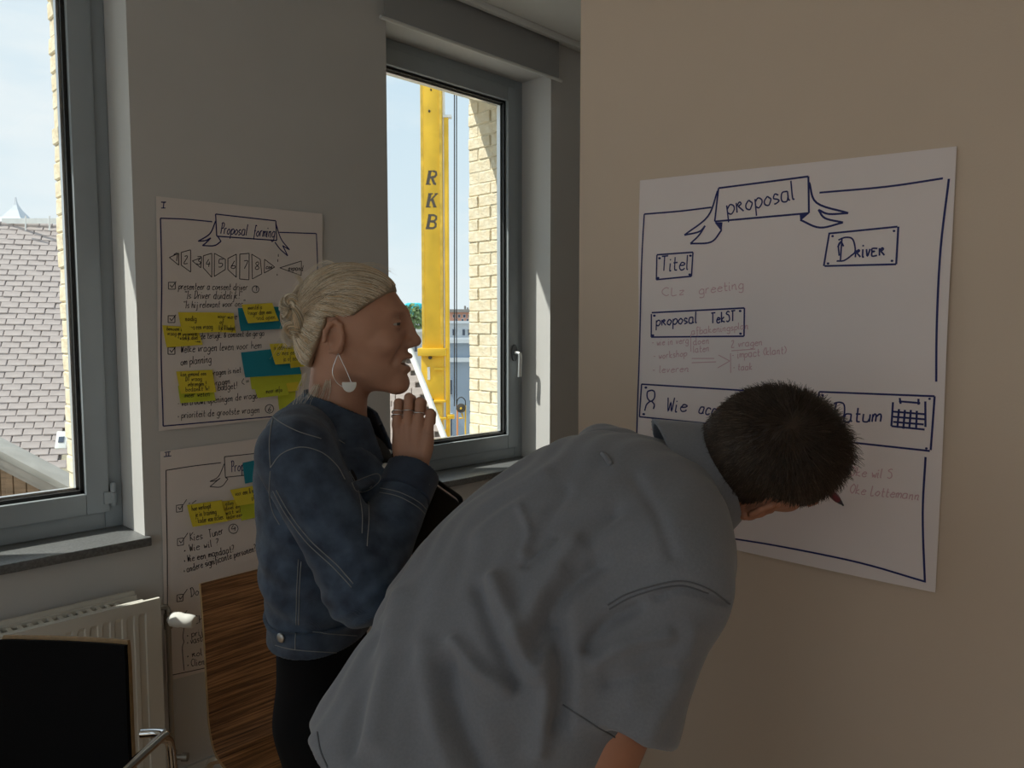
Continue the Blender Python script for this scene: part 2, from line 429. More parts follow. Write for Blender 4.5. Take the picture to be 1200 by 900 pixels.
# ------------------------------------------------------------------ chairs
def wood_zebrano():
    m = bpy.data.materials.new('zebrano'); m.use_nodes = True
    n = m.node_tree.nodes; l = m.node_tree.links; b = n['Principled BSDF']; b.inputs['Roughness'].default_value = .38
    t = n.new('ShaderNodeTexCoord'); mp = n.new('ShaderNodeMapping'); mp.inputs['Scale'].default_value = (1.4, 75, 75)
    z = n.new('ShaderNodeTexNoise'); z.inputs['Scale'].default_value = 2.2; z.inputs['Detail'].default_value = 6; z.inputs['Roughness'].default_value = .7
    r = n.new('ShaderNodeValToRGB'); e = r.color_ramp.elements
    e[0].position = .36; e[0].color = (.055, .022, .010, 1); e[1].position = .62; e[1].color = (.50, .25, .105, 1)
    x = e.new(.47); x.color = (.20, .09, .036, 1)
    l.new(t.outputs['UV'], mp.inputs[0]); l.new(mp.outputs[0], z.inputs['Vector']); l.new(z.outputs['Fac'], r.inputs[0]); l.new(r.outputs[0], b.inputs['Base Color'])
    MAT['zebrano'] = m
wood_zebrano()
mat('ply_edge', (.36, .23, .11), .5, var=.15, vscale=60)
mat('black_fabric', (.004, .004, .005), .95, var=.2, vscale=300, bump=.2, bscale=600, spec=.2)
mat('black_plastic', (.01, .01, .01), .45)
def shell_surface(prof, wfun, nx, curve):
    """prof: (y,z) side profile from top of back to front of seat; returns grid of points + normals"""
    P = smooth_path(np.array([(0, y, z) for y, z in prof]), 6); G = []
    T = np.gradient(P, axis=0); T /= np.linalg.norm(T, axis=1)[:, None]
    Nn = np.stack([np.zeros(len(P)), -T[:, 2], T[:, 1]], 1)
    s = np.linspace(0, 1, len(P))
    for i in range(len(P)):
        w = wfun(s[i]); row = []
        for x in np.linspace(-1, 1, nx):
            row.append(P[i] + np.array([x * w, 0, 0]) + Nn[i] * curve(s[i]) * (x * x))
        G.append(row)
    return np.array(G), Nn
def slab(G, Nn, t0, t1):
    n, k, _ = G.shape
    A = G + Nn[:, None, :] * t0; B = G + Nn[:, None, :] * t1
    V = np.vstack([A.reshape(-1, 3), B.reshape(-1, 3)]); q = n * k
    top = []; bot = []; edge = []
    for i in range(n - 1):
        for j in range(k - 1):
            a = i * k + j; top.append([q + a, q + a + 1, q + a + k + 1, q + a + k]); bot.append([a, a + k, a + k + 1, a + 1])
    for i in range(n - 1):
        a = i * k; edge.append([a, q + a, q + a + k, a + k]); a = i * k + k - 1; edge.append([a, a + k, q + a + k, q + a])
    for j in range(k - 1):
        edge.append([j, j + 1, q + j + 1, q + j]); a = (n - 1) * k + j; edge.append([a, q + a, q + a + 1, a + 1])
    return V, top, bot, edge
def build_shell(name, G, Nn, t0, t1, mface, medge, root):
    V, top, bot, edge = slab(G, Nn, t0, t1)
    o = link_mesh(name, V, top + bot + edge, [mface, medge], root, True, True)
    me = o.data
    for i, p in enumerate(me.polygons): p.material_index = 0 if i < len(top) + len(bot) else 1
    n, k, _ = G.shape
    L_ = np.concatenate([[0], np.cumsum(np.linalg.norm(np.diff(G[:, k // 2], axis=0), axis=1))])
    uv = me.uv_layers.new(name='UVMap')
    for p in me.polygons:
        for li in p.loop_indices:
            vi = me.loops[li].vertex_index % (n * k); uv.data[li].uv = (G[vi // k, vi % k, 0], L_[vi // k])
    me.set_sharp_from_angle(angle=math.radians(45))
    return o
prof = [(-.262, .86), (-.235, .74), (-.212, .60), (-.195, .52), (-.16, .462), (-.10, .442), (0, .44), (.10, .447), (.18, .452), (.225, .440)]
def chair_frame(root, arms):
    for s_ in (-1, 1):
        x = .20 * s_
        if not arms:
            m = MB(); m.tube(smooth_path([(x * .85, -.12, .425), (x, -.19, .415), (x * 1.06, -.235, .37), (x * 1.12, -.26, .2), (x * 1.18, -.28, .012)], 6), .011, 10); m.build('leg', MAT['chrome'], root, True, True, autosmooth=60)
            m = MB(); m.tube(smooth_path([(x * .85, .10, .425), (x, .17, .415), (x * 1.06, .21, .37), (x * 1.1, .22, .2), (x * 1.14, .23, .012)], 6), .011, 10); m.build('leg', MAT['chrome'], root, True, True, autosmooth=60)
            m = MB(); m.tube([(x * .85, -.12, .425), (x * .85, .10, .425)], .011, 10); m.build('seat_rail', MAT['chrome'], root, True, True, autosmooth=60)
        else:
            x = .265 * s_
            m = MB(); m.tube(smooth_path([(.20 * s_, -.222, .64), (.235 * s_, -.225, .642), (x, -.215, .645), (x, -.18, .648), (x, .0, .652), (x, .17, .652), (x, .215, .635), (x, .228, .59), (x, .228, .30), (x, .228, .012)], 6), .0105, 12); m.build('armrest_leg', MAT['chrome'], root, True, True, autosmooth=60)
            m = MB(); m.tube(smooth_path([(x, -.20, .645), (x, -.235, .60), (x, -.245, .4), (x, -.26, .012)], 6), .0105, 12); m.build('leg', MAT['chrome'], root, True, True, autosmooth=60)
            m = MB(); m.tube([(x, .228, .415), (x, -.244, .415)], .0105, 10); m.build('seat_rail', MAT['chrome'], root, True, True, autosmooth=60)
    w = .17 if not arms else .265
    for y in (-.12, .10):
        m = MB(); m.tube([(-w, y, .425 if not arms else .415), (w, y, .425 if not arms else .415)], .01, 10)
        m.build('cross_rail', MAT['chrome'], root, True, True, autosmooth=60)
# plywood shell chair (faces into the room, back parallel to the window wall)
c0 = onY(231, 684, 2.06)
root = empty('shell_chair', (c0[0] + .215, 2.06 - .262, 0), math.pi); tag(root, 'wooden shell chair with dark striped veneer standing behind the woman', 'chair')
sc = (c0[2]) / .86
prof_w = [(y, z * sc if z > .6 else z) for y, z in prof]
G, Nn = shell_surface(prof_w, lambda s: .215 + .012 * math.sin(math.pi * s) - .02 * max(0, s - .85) / .15, 13, lambda s: .018 * max(0, 1 - s * 1.8))
build_shell('seat_shell', G, Nn, -.006, .006, MAT['zebrano'], MAT['ply_edge'], root)
chair_frame(root, False)
# black upholstered armchair (faces the camera)
c1 = Lp(82, 746, 1.80); wv = W(c1)
fx = math.atan2(-FWD[1], -FWD[0]) - math.pi / 2 - .10
R2 = np.array([[math.cos(fx), -math.sin(fx)], [math.sin(fx), math.cos(fx)]])
off = R2 @ np.array([0, -.262])
root = empty('armchair', (wv[0] - off[0], wv[1] - off[1], 0), fx); tag(root, 'black upholstered chair with chrome armrests in front of the radiator', 'chair')
sc = c1[2] / .86
prof_b = [(y, z * sc if z > .6 else z) for y, z in prof]
G, Nn = shell_surface(prof_b, lambda s: .160 + .040 * min(1, s / .30) ** .8 + .02 * min(1, max(0, s - .3) / .3), 13, lambda s: .016 * max(0, 1 - s * 1.8))
build_shell('seat_shell', G, Nn, -.008, .003, MAT['ply_edge'], MAT['ply_edge'], root)
G2 = G.copy(); G2[:, :, 0] *= .988; G2[0] = G[0] * .55 + G[1] * .45
build_shell('upholstery', G2, Nn, .003, .016, MAT['black_fabric'], MAT['black_fabric'], root)
chair_frame(root, True)
# ------------------------------------------------------------------ outside: ground, rig, roofs, far buildings
mat('ground_asphalt', (.38, .37, .35), .95, var=.15, vscale=.6)
mat('rig_yellow', (.80, .50, .035), .42, var=.10, vscale=3, bump=.05, bscale=40)
mat('rig_yellow_dirty', (.70, .46, .06), .55, var=.25, vscale=6)
mat('rig_dark', (.06, .055, .05), .6)
mat('letter_dark', (.09, .075, .06), .7)
mat('cable_black', (.02, .02, .02), .6)
mat('tile_grey', (.33, .28, .27), .85, col2=(.50, .44, .42), vscale=1.4, bump=.3, bscale=30)
mat('roof_felt', (.16, .14, .14), .95)
mat('stone_grey', (.30, .28, .26), .9, var=.15, vscale=3, bump=.2, bscale=20)
mat('coping_pale', (.33, .32, .30), .9, var=.1, vscale=4)
mat('timber_brown', (.20, .13, .08), .8, var=.25, vscale=4, stretch=(1, 1, 8))
mat('building_blue', (.36, .43, .52), .85, var=.05, vscale=1)
mat('building_white', (.60, .64, .68), .85, var=.04, vscale=1)
mat('building_pink', (.72, .38, .28), .85, var=.08, vscale=1)
mat('cornice_pale', (.66, .70, .74), .8)
mat('far_window', (.07, .09, .13), .25)
mat('turquoise_roof', (.03, .46, .55), .6)
mat('tree_leaf', (.16, .24, .10), .9, var=.4, vscale=3)
mat('bark', (.12, .08, .05), .9)
mat('white_steel', (.78, .78, .76), .5, var=.08, vscale=5)
mat('hose_orange', (.75, .28, .08), .5)
ZG = -7.0
def yb(m, lo, hi):                       # box given in yaw-frame coordinates
    R = np.stack([RIGHT, FWD, [0, 0, 1.0]], 1)
    lo = np.array(lo, float); hi = np.array(hi, float)
    m.box(W((lo + hi) / 2), np.abs(hi - lo), R); return m
def ex(px, D): return ray(px, 385)[0] * D
def ez(py, D): return Lp(600, py, D)[2]
m = MB(); m.lohi((-150, 3.2, ZG - .3), (200, 220, ZG)); struct(m.build('ground', MAT['ground_asphalt']))
# ---- drilling rig
D = 14.0
root = empty('drilling_rig', W((ex(510, D), D + .2, ZG))); tag(root, 'yellow drilling rig mast lettered R K B outside the window', 'rig')
x0, x1 = ex(494.5, D), ex(519.5, D); zt, zf = 9.5, ez(410, D)
m = MB(); yb(m, (x0, D, zf), (x1, D + .42, zt)); mast = m.build('mast', MAT['rig_yellow'], root, bevel=.015)
m = MB(); yb(m, (x0 + .005, D - .012, zf + .1), (x0 + .05, D + .0, zt)); m.build('mast_edge', MAT['rig_yellow_dirty'], mast)
m = MB(); yb(m, (x1 - .05, D - .012, zf + .1), (x1 - .005, D + .0, zt)); m.build('mast_edge', MAT['rig_yellow_dirty'], mast)
m = MB(); yb(m, (x1 + .01, D + .05, zf), (x1 + .05, D + .09, zt)); m.build('mast_rail', MAT['white_steel'], root)
m = MB(); xa, xb = ex(521.5, D), ex(526.5, D); yb(m, (xa, D + .03, ez(520, D) - 3), (xb, D + .13, ez(137, D))); m.build('guide_column', MAT['rig_yellow'], root, bevel=.01)
m = MB(); yb(m, (xa - .02, D + .02, ez(137, D)), (xb + .06, D + .14, ez(134, D))); m.build('column_cap', MAT['white_steel'], root)
m = MB(); yb(m, (ex(490, D), D - .12, ez(417, D)), (ex(523, D), D + .5, ez(408, D))); m.build('mast_flange', MAT['rig_yellow'], root, bevel=.01)
m = MB(); yb(m, (ex(493, D), D + .02, ez(470, D)), (ex(520, D), D + .44, ez(417, D))); m.build('slide_housing', MAT['rig_yellow'], root, bevel=.012)
m = MB(); yb(m, (ex(500, D), D - .02, ez(560, D) - 3), (ex(518, D), D + .40, ez(470, D))); m.build('lower_mast', MAT['rig_yellow_dirty'], root, bevel=.01)
for px, py, w_, h_ in ((515, 432, 12, 3), (515, 470, 14, 2.5), (518, 490, 10, 2.5), (512, 505, 20, 3), (528, 488, 8, 5)):
    m = MB(); yb(m, (ex(px - w_ / 2, D), D - .08, ez(py + h_ / 2, D)), (ex(px + w_ / 2, D), D + .05, ez(py - h_ / 2, D))); m.build('bracket', MAT['rig_yellow'], root, bevel=.006)
for px, py, r in ((504, 419, .035), (505, 470, .05), (503, 130, .02), (505, 105, .015)):
    c = wpt(px, py, D - .03); m = MB(); m.lathe([(r, 0), (r, .05), (r * .6, .055), (r * .6, .09), (r * .2, .1)], c + FWD * .05, -FWD, n=16); m.build('bolt', MAT['rig_dark'], root, smooth=True, autosmooth=40)
m = MB(); yb(m, (ex(500.5, D), D - .02, ez(445, D)), (ex(503.5, D), D + .1, ez(430, D))); m.build('hose_clamp', MAT['white_steel'], root)
for k, px in enumerate((532.5, 535.0)):
    m = MB(); m.tube([wpt(px, 90 - 300, D + .1), wpt(px, 476, D + .1)], .010, 6); m.build('hoist_cable', MAT['cable_black'], root)
# hook block
c = wpt(540.5, 478, D - .1); m = MB(); m.lathe([(.06, 0), (.085, .01), (.085, .05), (.06, .06)], c, -FWD, n=22); hk = m.build('pulley_wheel', MAT['rig_dark'], root, smooth=True, autosmooth=40)
m = MB(); m.lathe([(.02, 0), (.02, .09)], c, -FWD, n=12); m.build('pulley_hub', MAT['rig_yellow'], hk)
m = MB(); m.tube(smooth_path([wpt(535, 480, D - .1), wpt(536, 469, D - .1), wpt(540.5, 465.5, D - .1), wpt(545, 469, D - .1), wpt(545.5, 476, D - .1)], 5), .009, 8); m.build('cable_guard', MAT['cable_black'], root, smooth=True)
for px, mm in ((536.0, 'hose_orange'), (545.5, 'rig_yellow')):
    m = MB(); m.tube([wpt(px, 475, D - .1), wpt(px, 560, D - .1)], .014, 8); m.build('guide_rod', MAT[mm], root, smooth=True, autosmooth=60)
m = MB(); m.tube([wpt(538, 490, D - .1), wpt(543, 490, D - .1), wpt(541, 484, D - .1)], .018, 8); m.build('hook', MAT['rig_yellow'], root, smooth=True)
# undercarriage far below the window
m = MB(); yb(m, (x0 - 1.5, D - 1.0, ZG + .9), (x1 + 1.5, D + 3.6, ZG + 2.2)); m.build('rig_body', MAT['rig_yellow'], root, bevel=.08)
m = MB(); yb(m, (x0 - 1.0, D + 1.4, ZG + 2.2), (x0 + .4, D + 3.2, ZG + 3.6)); m.build('cab', MAT['rig_yellow'], root, bevel=.08)
for xx in (x0 - 1.6, x1 + .9):
    m = MB(); yb(m, (xx, D - 1.4, ZG), (xx + .7, D + 4.0, ZG + .9)); m.build('crawler_track', MAT['rig_dark'], root, bevel=.2)
# lettering, thick slanted serif strokes
def ribbon(P, w, nrm):
    P = np.array(P, float); n = len(P)
    T = np.zeros_like(P); T[1:-1] = P[2:] - P[:-2]; T[0] = P[1] - P[0]; T[-1] = P[-1] - P[-2]
    T /= (np.linalg.norm(T, axis=1)[:, None] + 1e-12)
    B = np.cross(nrm, T); ww = w if np.isscalar(w) else np.array(w)[:, None]
    V = np.vstack([P + B * ww / 2, P - B * ww / 2]); F = [[i, i + 1, n + i + 1, n + i] for i in range(n - 1)]
    return V, F
LET = {'R': [([(2, 0), (4, 10)], 2.4), ([(0.6, 0), (4.4, 0)], .9), ([(2.6, 10), (7, 10)], .9), ([(6.5, 10), (8.6, 9.2), (8.8, 7.2), (7.6, 5.6), (4, 5.2)], 1.7), ([(5.4, 5.2), (7.2, 0.4), (8.6, .3)], 2.0)],
       'K': [([(2, 0), (4, 10)], 2.4), ([(0.6, 0), (4.4, 0)], .9), ([(2.6, 10), (6.2, 10)], .9), ([(9.2, 10), (4, 4.6)], 1.2), ([(7.6, 10), (10.2, 10)], .9), ([(5.6, 6), (7.6, .2)], 2.1), ([(6.3, 0), (9, 0)], .9)],
       'B': [([(2, 0), (4, 10)], 2.4), ([(0.6, 0), (6.4, 0), (8.2, 1.2), (8.4, 3.4), (7, 5.0), (4, 5.2)], 1.7), ([(2.6, 10), (7, 10), (8.8, 9), (8.8, 7), (7.4, 5.5), (4, 5.2)], 1.6)]}
for ch, py in (('R', 214.5), ('K', 241), ('B', 266)):
    c = Lp(498, py + 1.5, D); m = MB(); s_ = 1.27 * 14 / 890 ; s_ = .0235
    for st, w_ in LET[ch]:
        P = [W((c[0] + a * s_, D - .004 - .002 * rnd.random(), c[2] + b * s_)) for a, b in st]
        V, F = ribbon(P, w_ * s_, -FWD); m.add(V, F)
    m.build('lettering', MAT['letter_dark'], mast)

# ---- large tiled roof behind the left window
def tile_mesh(name, w, h, t, mm):
    bm = bmesh.new(); bmesh.ops.create_cube(bm, size=1)
    for v in bm.verts: v.co = Vector((v.co.x * w, v.co.y * h, v.co.z * t))
    bmesh.ops.bevel(bm, geom=[e for e in bm.edges], offset=.012, segments=1, affect='EDGES')
    me = bpy.data.meshes.new(name); bm.to_mesh(me); bm.free(); me.materials.append(mm); return me
def tiled_roof(parent, ridge, rdir, slope_dir, length, slopelen, w, h, x_from, x_to, s_from, s_to):
    """individual tiles in the visible window, the rest one joined part"""
    me = tile_mesh('roof_tile', w * .965, h * 1.25, .035, MAT['tile_grey'])
    n_ = np.cross(rdir, slope_dir); n_ = n_ if n_[2] > 0 else -n_
    base = np.stack([rdir, -slope_dir, n_], 1)
    if np.linalg.det(base) < 0: base = np.stack([-rdir, -slope_dir, n_], 1)
    tilt = Matrix(base.tolist()).to_4x4() @ Matrix.Rotation(-.10, 4, 'X')
    cnt = 0
    for j in range(int(slopelen / h)):
        for i in range(int(length / w) + 1):
            x = i * w + (w / 2 if j % 2 else 0); s = (j + .5) * h
            if x_from <= x <= x_to and s_from <= s <= s_to:
                o = bpy.data.objects.new('roof_tile', me); COL.objects.link(o); o.parent = parent; cnt += 1
                M = tilt.copy() @ Matrix.Rotation(rnd.uniform(-.025, .025), 4, 'Y')
                p = ridge + rdir * x + slope_dir * s + n_ * (.035 + rnd.uniform(-.006, .006))
                M.translation = Vector(p - origin(parent)); o.matrix_local = M
    return cnt
D = 20.0
ridge_l = Lp(-60, 261, D); ridge_r = Lp(112, 268, D + .95)
rl, rr_ = W(ridge_l), W(ridge_r); rdir = (rr_ - rl); rlen = np.linalg.norm(rdir); rdir /= rlen
hd = np.array([rdir[1], -rdir[0], 0]); hd /= np.linalg.norm(hd)
if hd @ FWD > 0: hd = -hd
eave = W(Lp(20, 590, D - 4.6)); ang = math.atan2(W(ridge_l)[2] - eave[2], 4.6)
sd = hd * math.cos(ang) - np.array([0, 0, math.sin(ang)]); slen = 8.6
root = empty('tiled_house', (rl[0], rl[1], ZG)); tag(root, 'house with a steep grey tiled roof filling the left window', 'building')
m = MB(); q = [rl, rl + rdir * rlen, rl + rdir * rlen + sd * slen, rl + sd * slen]; m.prism(q, (0, 0, -.12)); roof = m.build('roof', MAT['roof_felt'], root)
back = sd * np.array([-1, -1, 1])
m = MB(); q = [rl, rl + rdir * rlen, rl + rdir * rlen + back * slen, rl + back * slen]; m.prism(q, (0, 0, -.12)); m.build('rear_roof', MAT['tile_grey'], root)
e0 = rl + sd * slen; e1 = e0 + rdir * rlen; b0 = rl + back * slen; b1 = b0 + rdir * rlen
m = MB()
V = [e0, e1, b1, b0]; Vb = [np.array([v[0], v[1], ZG]) for v in V]; V = [v - np.array([0, 0, .1]) for v in V]
m.add(V + Vb, [[0, 1, 5, 4], [1, 2, 6, 5], [2, 3, 7, 6], [3, 0, 4, 7]])
m.add([rl - [0, 0, .1], V[0], V[3]], [[0, 1, 2]]); m.add([rl + rdir * rlen - [0, 0, .1], V[1], V[2]], [[0, 1, 2]]); m.build('wall', MAT['brick_yellow'], root)
nt_ = tiled_roof(root, rl, rdir, sd, rlen, slen, .40, .172, 1.1, 3.55, 0, 9.0)
# ridge tiles
for i in range(11):
    p = rl + rdir * (.9 + i * .30); m = MB()
    m.tube([p, p + rdir * .29], [.075, .095], 10); o = m.build('ridge_tile', MAT['tile_grey'], root, smooth=True, autosmooth=40)
# little pointed finial behind the ridge
p0 = W(Lp(20, 266, D + 2.6)); hh = Lp(20, 236, D + 2.6)[2] - p0[2]
m = MB(); m.lathe([(1.0, -.5), (.72, 0), (.38, hh * .35), (.17, hh * .65), (.07, hh * .85), (.035, hh), (.02, hh + .12)], p0, n=4); o = m.build('turret_roof', MAT['building_white'], root)
m = MB(); yb(m, Lp(2, 262, D + .3) + [0, 0, .0], Lp(85, 256, D + .34)); m.build('snow_rail', MAT['white_steel'], root)
for px in (30, 58):
    m = MB(); m.tube([wpt(px, 270, D + .2), wpt(px, 253, D + .2)], .02, 6); m.build('rail_post', MAT['white_steel'], root)
# repair patch + the small skylight
c = W(Lp(74, 519, D - 3.45)) + np.array([0, 0, .0])
m = MB(); nn = np.cross(rdir, sd); nn = nn if nn[2] > 0 else -nn
Rm = np.stack([rdir, -sd, nn], 1); m.box(c + nn * .12, (.22, .42, .06), Rm); sk = m.build('roof_hatch', MAT['white_steel'], root, bevel=.01)
m = MB(); m.box(c + nn * .155, (.11, .14, .02), Rm); m.build('hatch_glass', MAT['far_window'], sk)

# ---- nearer gable with stone coping, lower left
D = 10.0
root = empty('gable_house', W((ex(20, D), D, ZG))); tag(root, 'low brown gable with a sloping grey stone coping below the tiled roof', 'building')
A_, B_ = Lp(-120, 452, D), Lp(140, 588, D)
def gp(p, df=0.0, dz=0.0): return W(np.array([p[0], p[1] + df, p[2] + dz]))
dv = B_ - A_
for k, (d0, d1, f0, nm, mt) in enumerate(((0, -.10, -.30, 'coping_top', 'coping_pale'), (-.10, -.24, -.22, 'coping', 'stone_grey'), (-.24, -.36, -.10, 'coping_lower', 'stone_grey'))):
    m = MB(); m.prism([gp(A_, f0, d0), gp(B_, f0, d0), gp(B_, f0, d1), gp(A_, f0, d1)], FWD * (.38)); m.build(nm, MAT[mt], root, bevel=.012)
m = MB(); m.prism([gp(A_, 0, -.36), gp(B_, 0, -.36), W((B_[0], D, ZG)), W((A_[0], D, ZG))], FWD * .4); m.build('gable_wall', MAT['timber_brown'], root)
for i in range(9):
    t = .40 + i * .06; p = A_ + dv * t; q_ = A_ + dv * (t + .054)
    m = MB(); m.prism([gp(p, -.03, -.36), gp(q_, -.03, -.36), W((q_[0], D - .03, p[2] - 2.4)), W((p[0], D - .03, p[2] - 2.4))], FWD * .04); m.build('plank', MAT['timber_brown'], root)

# ---- lower tiled roof with a white verge, right window (left of the rig)
D = 11.0
ra, rb = Lp(440, 396, D + 1.0), Lp(480, 414, D); ft = Lp(522, 521, D - .6)
root = empty('low_roof', W((ra[0], D, ZG))); tag(root, 'small low tiled roof with a white verge pole beside the rig', 'building')
r0 = W(Lp(400, 416, D)); r1 = W(rb); f1 = W(ft); rd = r1 - r0; rl2 = np.linalg.norm(rd); rd /= rl2
f0 = f1 - rd * (rl2 + .55)
m = MB(); m.prism([r0, r1, f1, f0], (0, 0, -.1)); m.build('roof', MAT['roof_felt'], root)
m = MB(); m.prism([f0 - [0, 0, .1], f1 - [0, 0, .1], np.array([f1[0], f1[1], ZG]), np.array([f0[0], f0[1], ZG])], FWD * 1.2); m.build('wall', MAT['brick_yellow'], root)
me = tile_mesh('low_roof_tile', .17, .11, .02, MAT['tile_grey'])
for j in range(15):
    t = (j + .5) / 15; a = r0 + (f0 - r0) * t; b = r1 + (f1 - r1) * t; ln = np.linalg.norm(b - a); d_ = (b - a) / ln
    sdv = (f1 - r1) - d_ * ((f1 - r1) @ d_); sdv /= np.linalg.norm(sdv); n_ = np.cross(d_, sdv); n_ = n_ if n_[2] > 0 else -n_
    Mb = Matrix(np.stack([d_, np.cross(n_, d_), n_], 1).tolist()).to_4x4() @ Matrix.Rotation(.08, 4, 'X')
    for i in range(7):
        p = b - d_ * (.09 + i * .175 + (.087 if j % 2 else 0)) + n_ * .03
        o = bpy.data.objects.new('roof_tile', me); COL.objects.link(o); o.parent = root; M = Mb.copy(); M.translation = Vector(p - origin(root)); o.matrix_local = M
m = MB(); m.tube([r1 + [0, 0, .05], f1 + [0, 0, .05]], .045, 10); m.build('verge_pole', MAT['white_steel'], root, smooth=True, autosmooth=50)
m = MB(); m.box(f1 + [0, 0, .0], (.28, .22, .12)); m.build('verge_foot', MAT['stone_grey'], root, bevel=.02)

# ---- far buildings
def far_block(name, label, D, px0, px1, ptop, mm, rows, cor=None, depth=8.0):
    root = empty(name, W((ex((px0 + px1) / 2, D), D, ZG))); tag(root, label, 'building')
    m = MB(); yb(m, (ex(px0, D), D, ZG), (ex(px1, D), D + depth, ez(ptop, D))); m.build('wall', MAT[mm], root)
    if cor:
        for (pa, pb) in cor:
            m = MB(); yb(m, (ex(px0 - .5, D), D - .25, ez(pb, D)), (ex(px1 + .5, D), D, ez(pa, D))); m.build('cornice', MAT['cornice_pale'], root)
    for (py0, py1, xs_) in rows:
        for (xa, xb) in xs_:
            m = MB(); yb(m, (ex(xa - .4, D), D - .06, ez(py1 + .5, D)), (ex(xb + .4, D), D - .0, ez(py0 - .5, D))); f_ = m.build('window', MAT['cornice_pale'], root)
            m = MB(); yb(m, (ex(xa, D), D - .09, ez(py1, D)), (ex(xb, D), D - .05, ez(py0, D))); m.build('pane', MAT['far_window'], f_)
    return root
b1_ = far_block('blue_building', 'blue-grey building with a pale cornice right behind the rig', 30, 505, 600, 400, 'building_blue', [(445, 462, [(527.5, 529.5)]), (445, 475, [(556.5, 559)]), (485, 510, [(527.5, 529.5), (556.5, 559)])], [(397, 402), (419, 424)])
far_block('white_building', 'pale building with a row of small dark windows above the blue one', 48, 500, 606, 378, 'building_white', [(386, 393, [(530.5, 533.5), (542, 545), (548.5, 551.5), (556, 559), (563, 566)])], [(376, 379), (395.5, 398)])
rp = far_block('pink_building', 'distant pink building with grey roof on the skyline', 75, 515, 612, 366, 'building_pink', [(369, 372, [(531, 533.5), (537, 539.5), (543, 545.5), (549, 551.5), (555, 557.5)]), (374, 376.5, [(534, 536), (541, 543), (547, 549)])], None)
m = MB(); yb(m, (ex(514, 75), 74.5, ez(366, 75)), (ex(613, 75), 84, ez(362.5, 75))); m.build('roof', MAT['stone_grey'], rp)
for px, ph in ((544, 358), (547, 360), (552, 361)):
    m = MB(); yb(m, (ex(px - .8, 75), 76, ez(363, 75)), (ex(px + .8, 75), 77, ez(ph, 75))); m.build('chimney', MAT['stone_grey'], rp)
rt = far_block('turquoise_building', 'pale building with a turquoise roof to the left of the rig', 60, 455, 500, 378, 'building_white', [(386, 390, [(483, 485), (488, 490)])], None)
m = MB(); yb(m, (ex(474, 60), 59.5, ez(369, 60)), (ex(496, 60), 66, ez(355, 60))); m.build('turquoise_roof', MAT['turquoise_roof'], rt, bevel=.3)
far_block('grey_building', 'grey building glimpsed between the woman and the rig', 20, 455, 500, 388, 'building_white', [(402, 412, [(486, 489)]), (402, 412, [(478, 481)])], [(386, 389)], depth=5.0)
def tree(px, py, D, r, label):
    root = empty('tree', W((ex(px, D), D, ZG))); tag(root, label, 'tree')
    zc = ez(py, D)
    m = MB(); m.tube([W((ex(px, D), D, ZG)), W((ex(px, D), D, zc))], [.3, .15], 8); m.build('trunk', MAT['bark'], root)
    V = []; F = []
    for i in range(420):
        a = np.array([rnd.gauss(0, 1), rnd.gauss(0, 1), rnd.gauss(0, .7)]); a /= np.linalg.norm(a); a *= r * rnd.uniform(.55, 1.05)
        c = np.array([ex(px, D), D, zc]) + a; k = len(V); u_ = np.array([rnd.gauss(0, 1) for _ in range(3)]); w_ = np.array([rnd.gauss(0, 1) for _ in range(3)]); s_ = r * .16
        u_ *= s_ / np.linalg.norm(u_); w_ *= s_ / np.linalg.norm(w_)
        V += [W(c - u_), W(c + w_), W(c + u_), W(c - w_)]; F.append([k, k + 1, k + 2, k + 3])
    o = link_mesh('foliage', V, F, MAT['tree_leaf'], root, False); o['kind'] = 'stuff'
tree(484, 373, 55, 1.05, 'green tree beneath the turquoise roof')
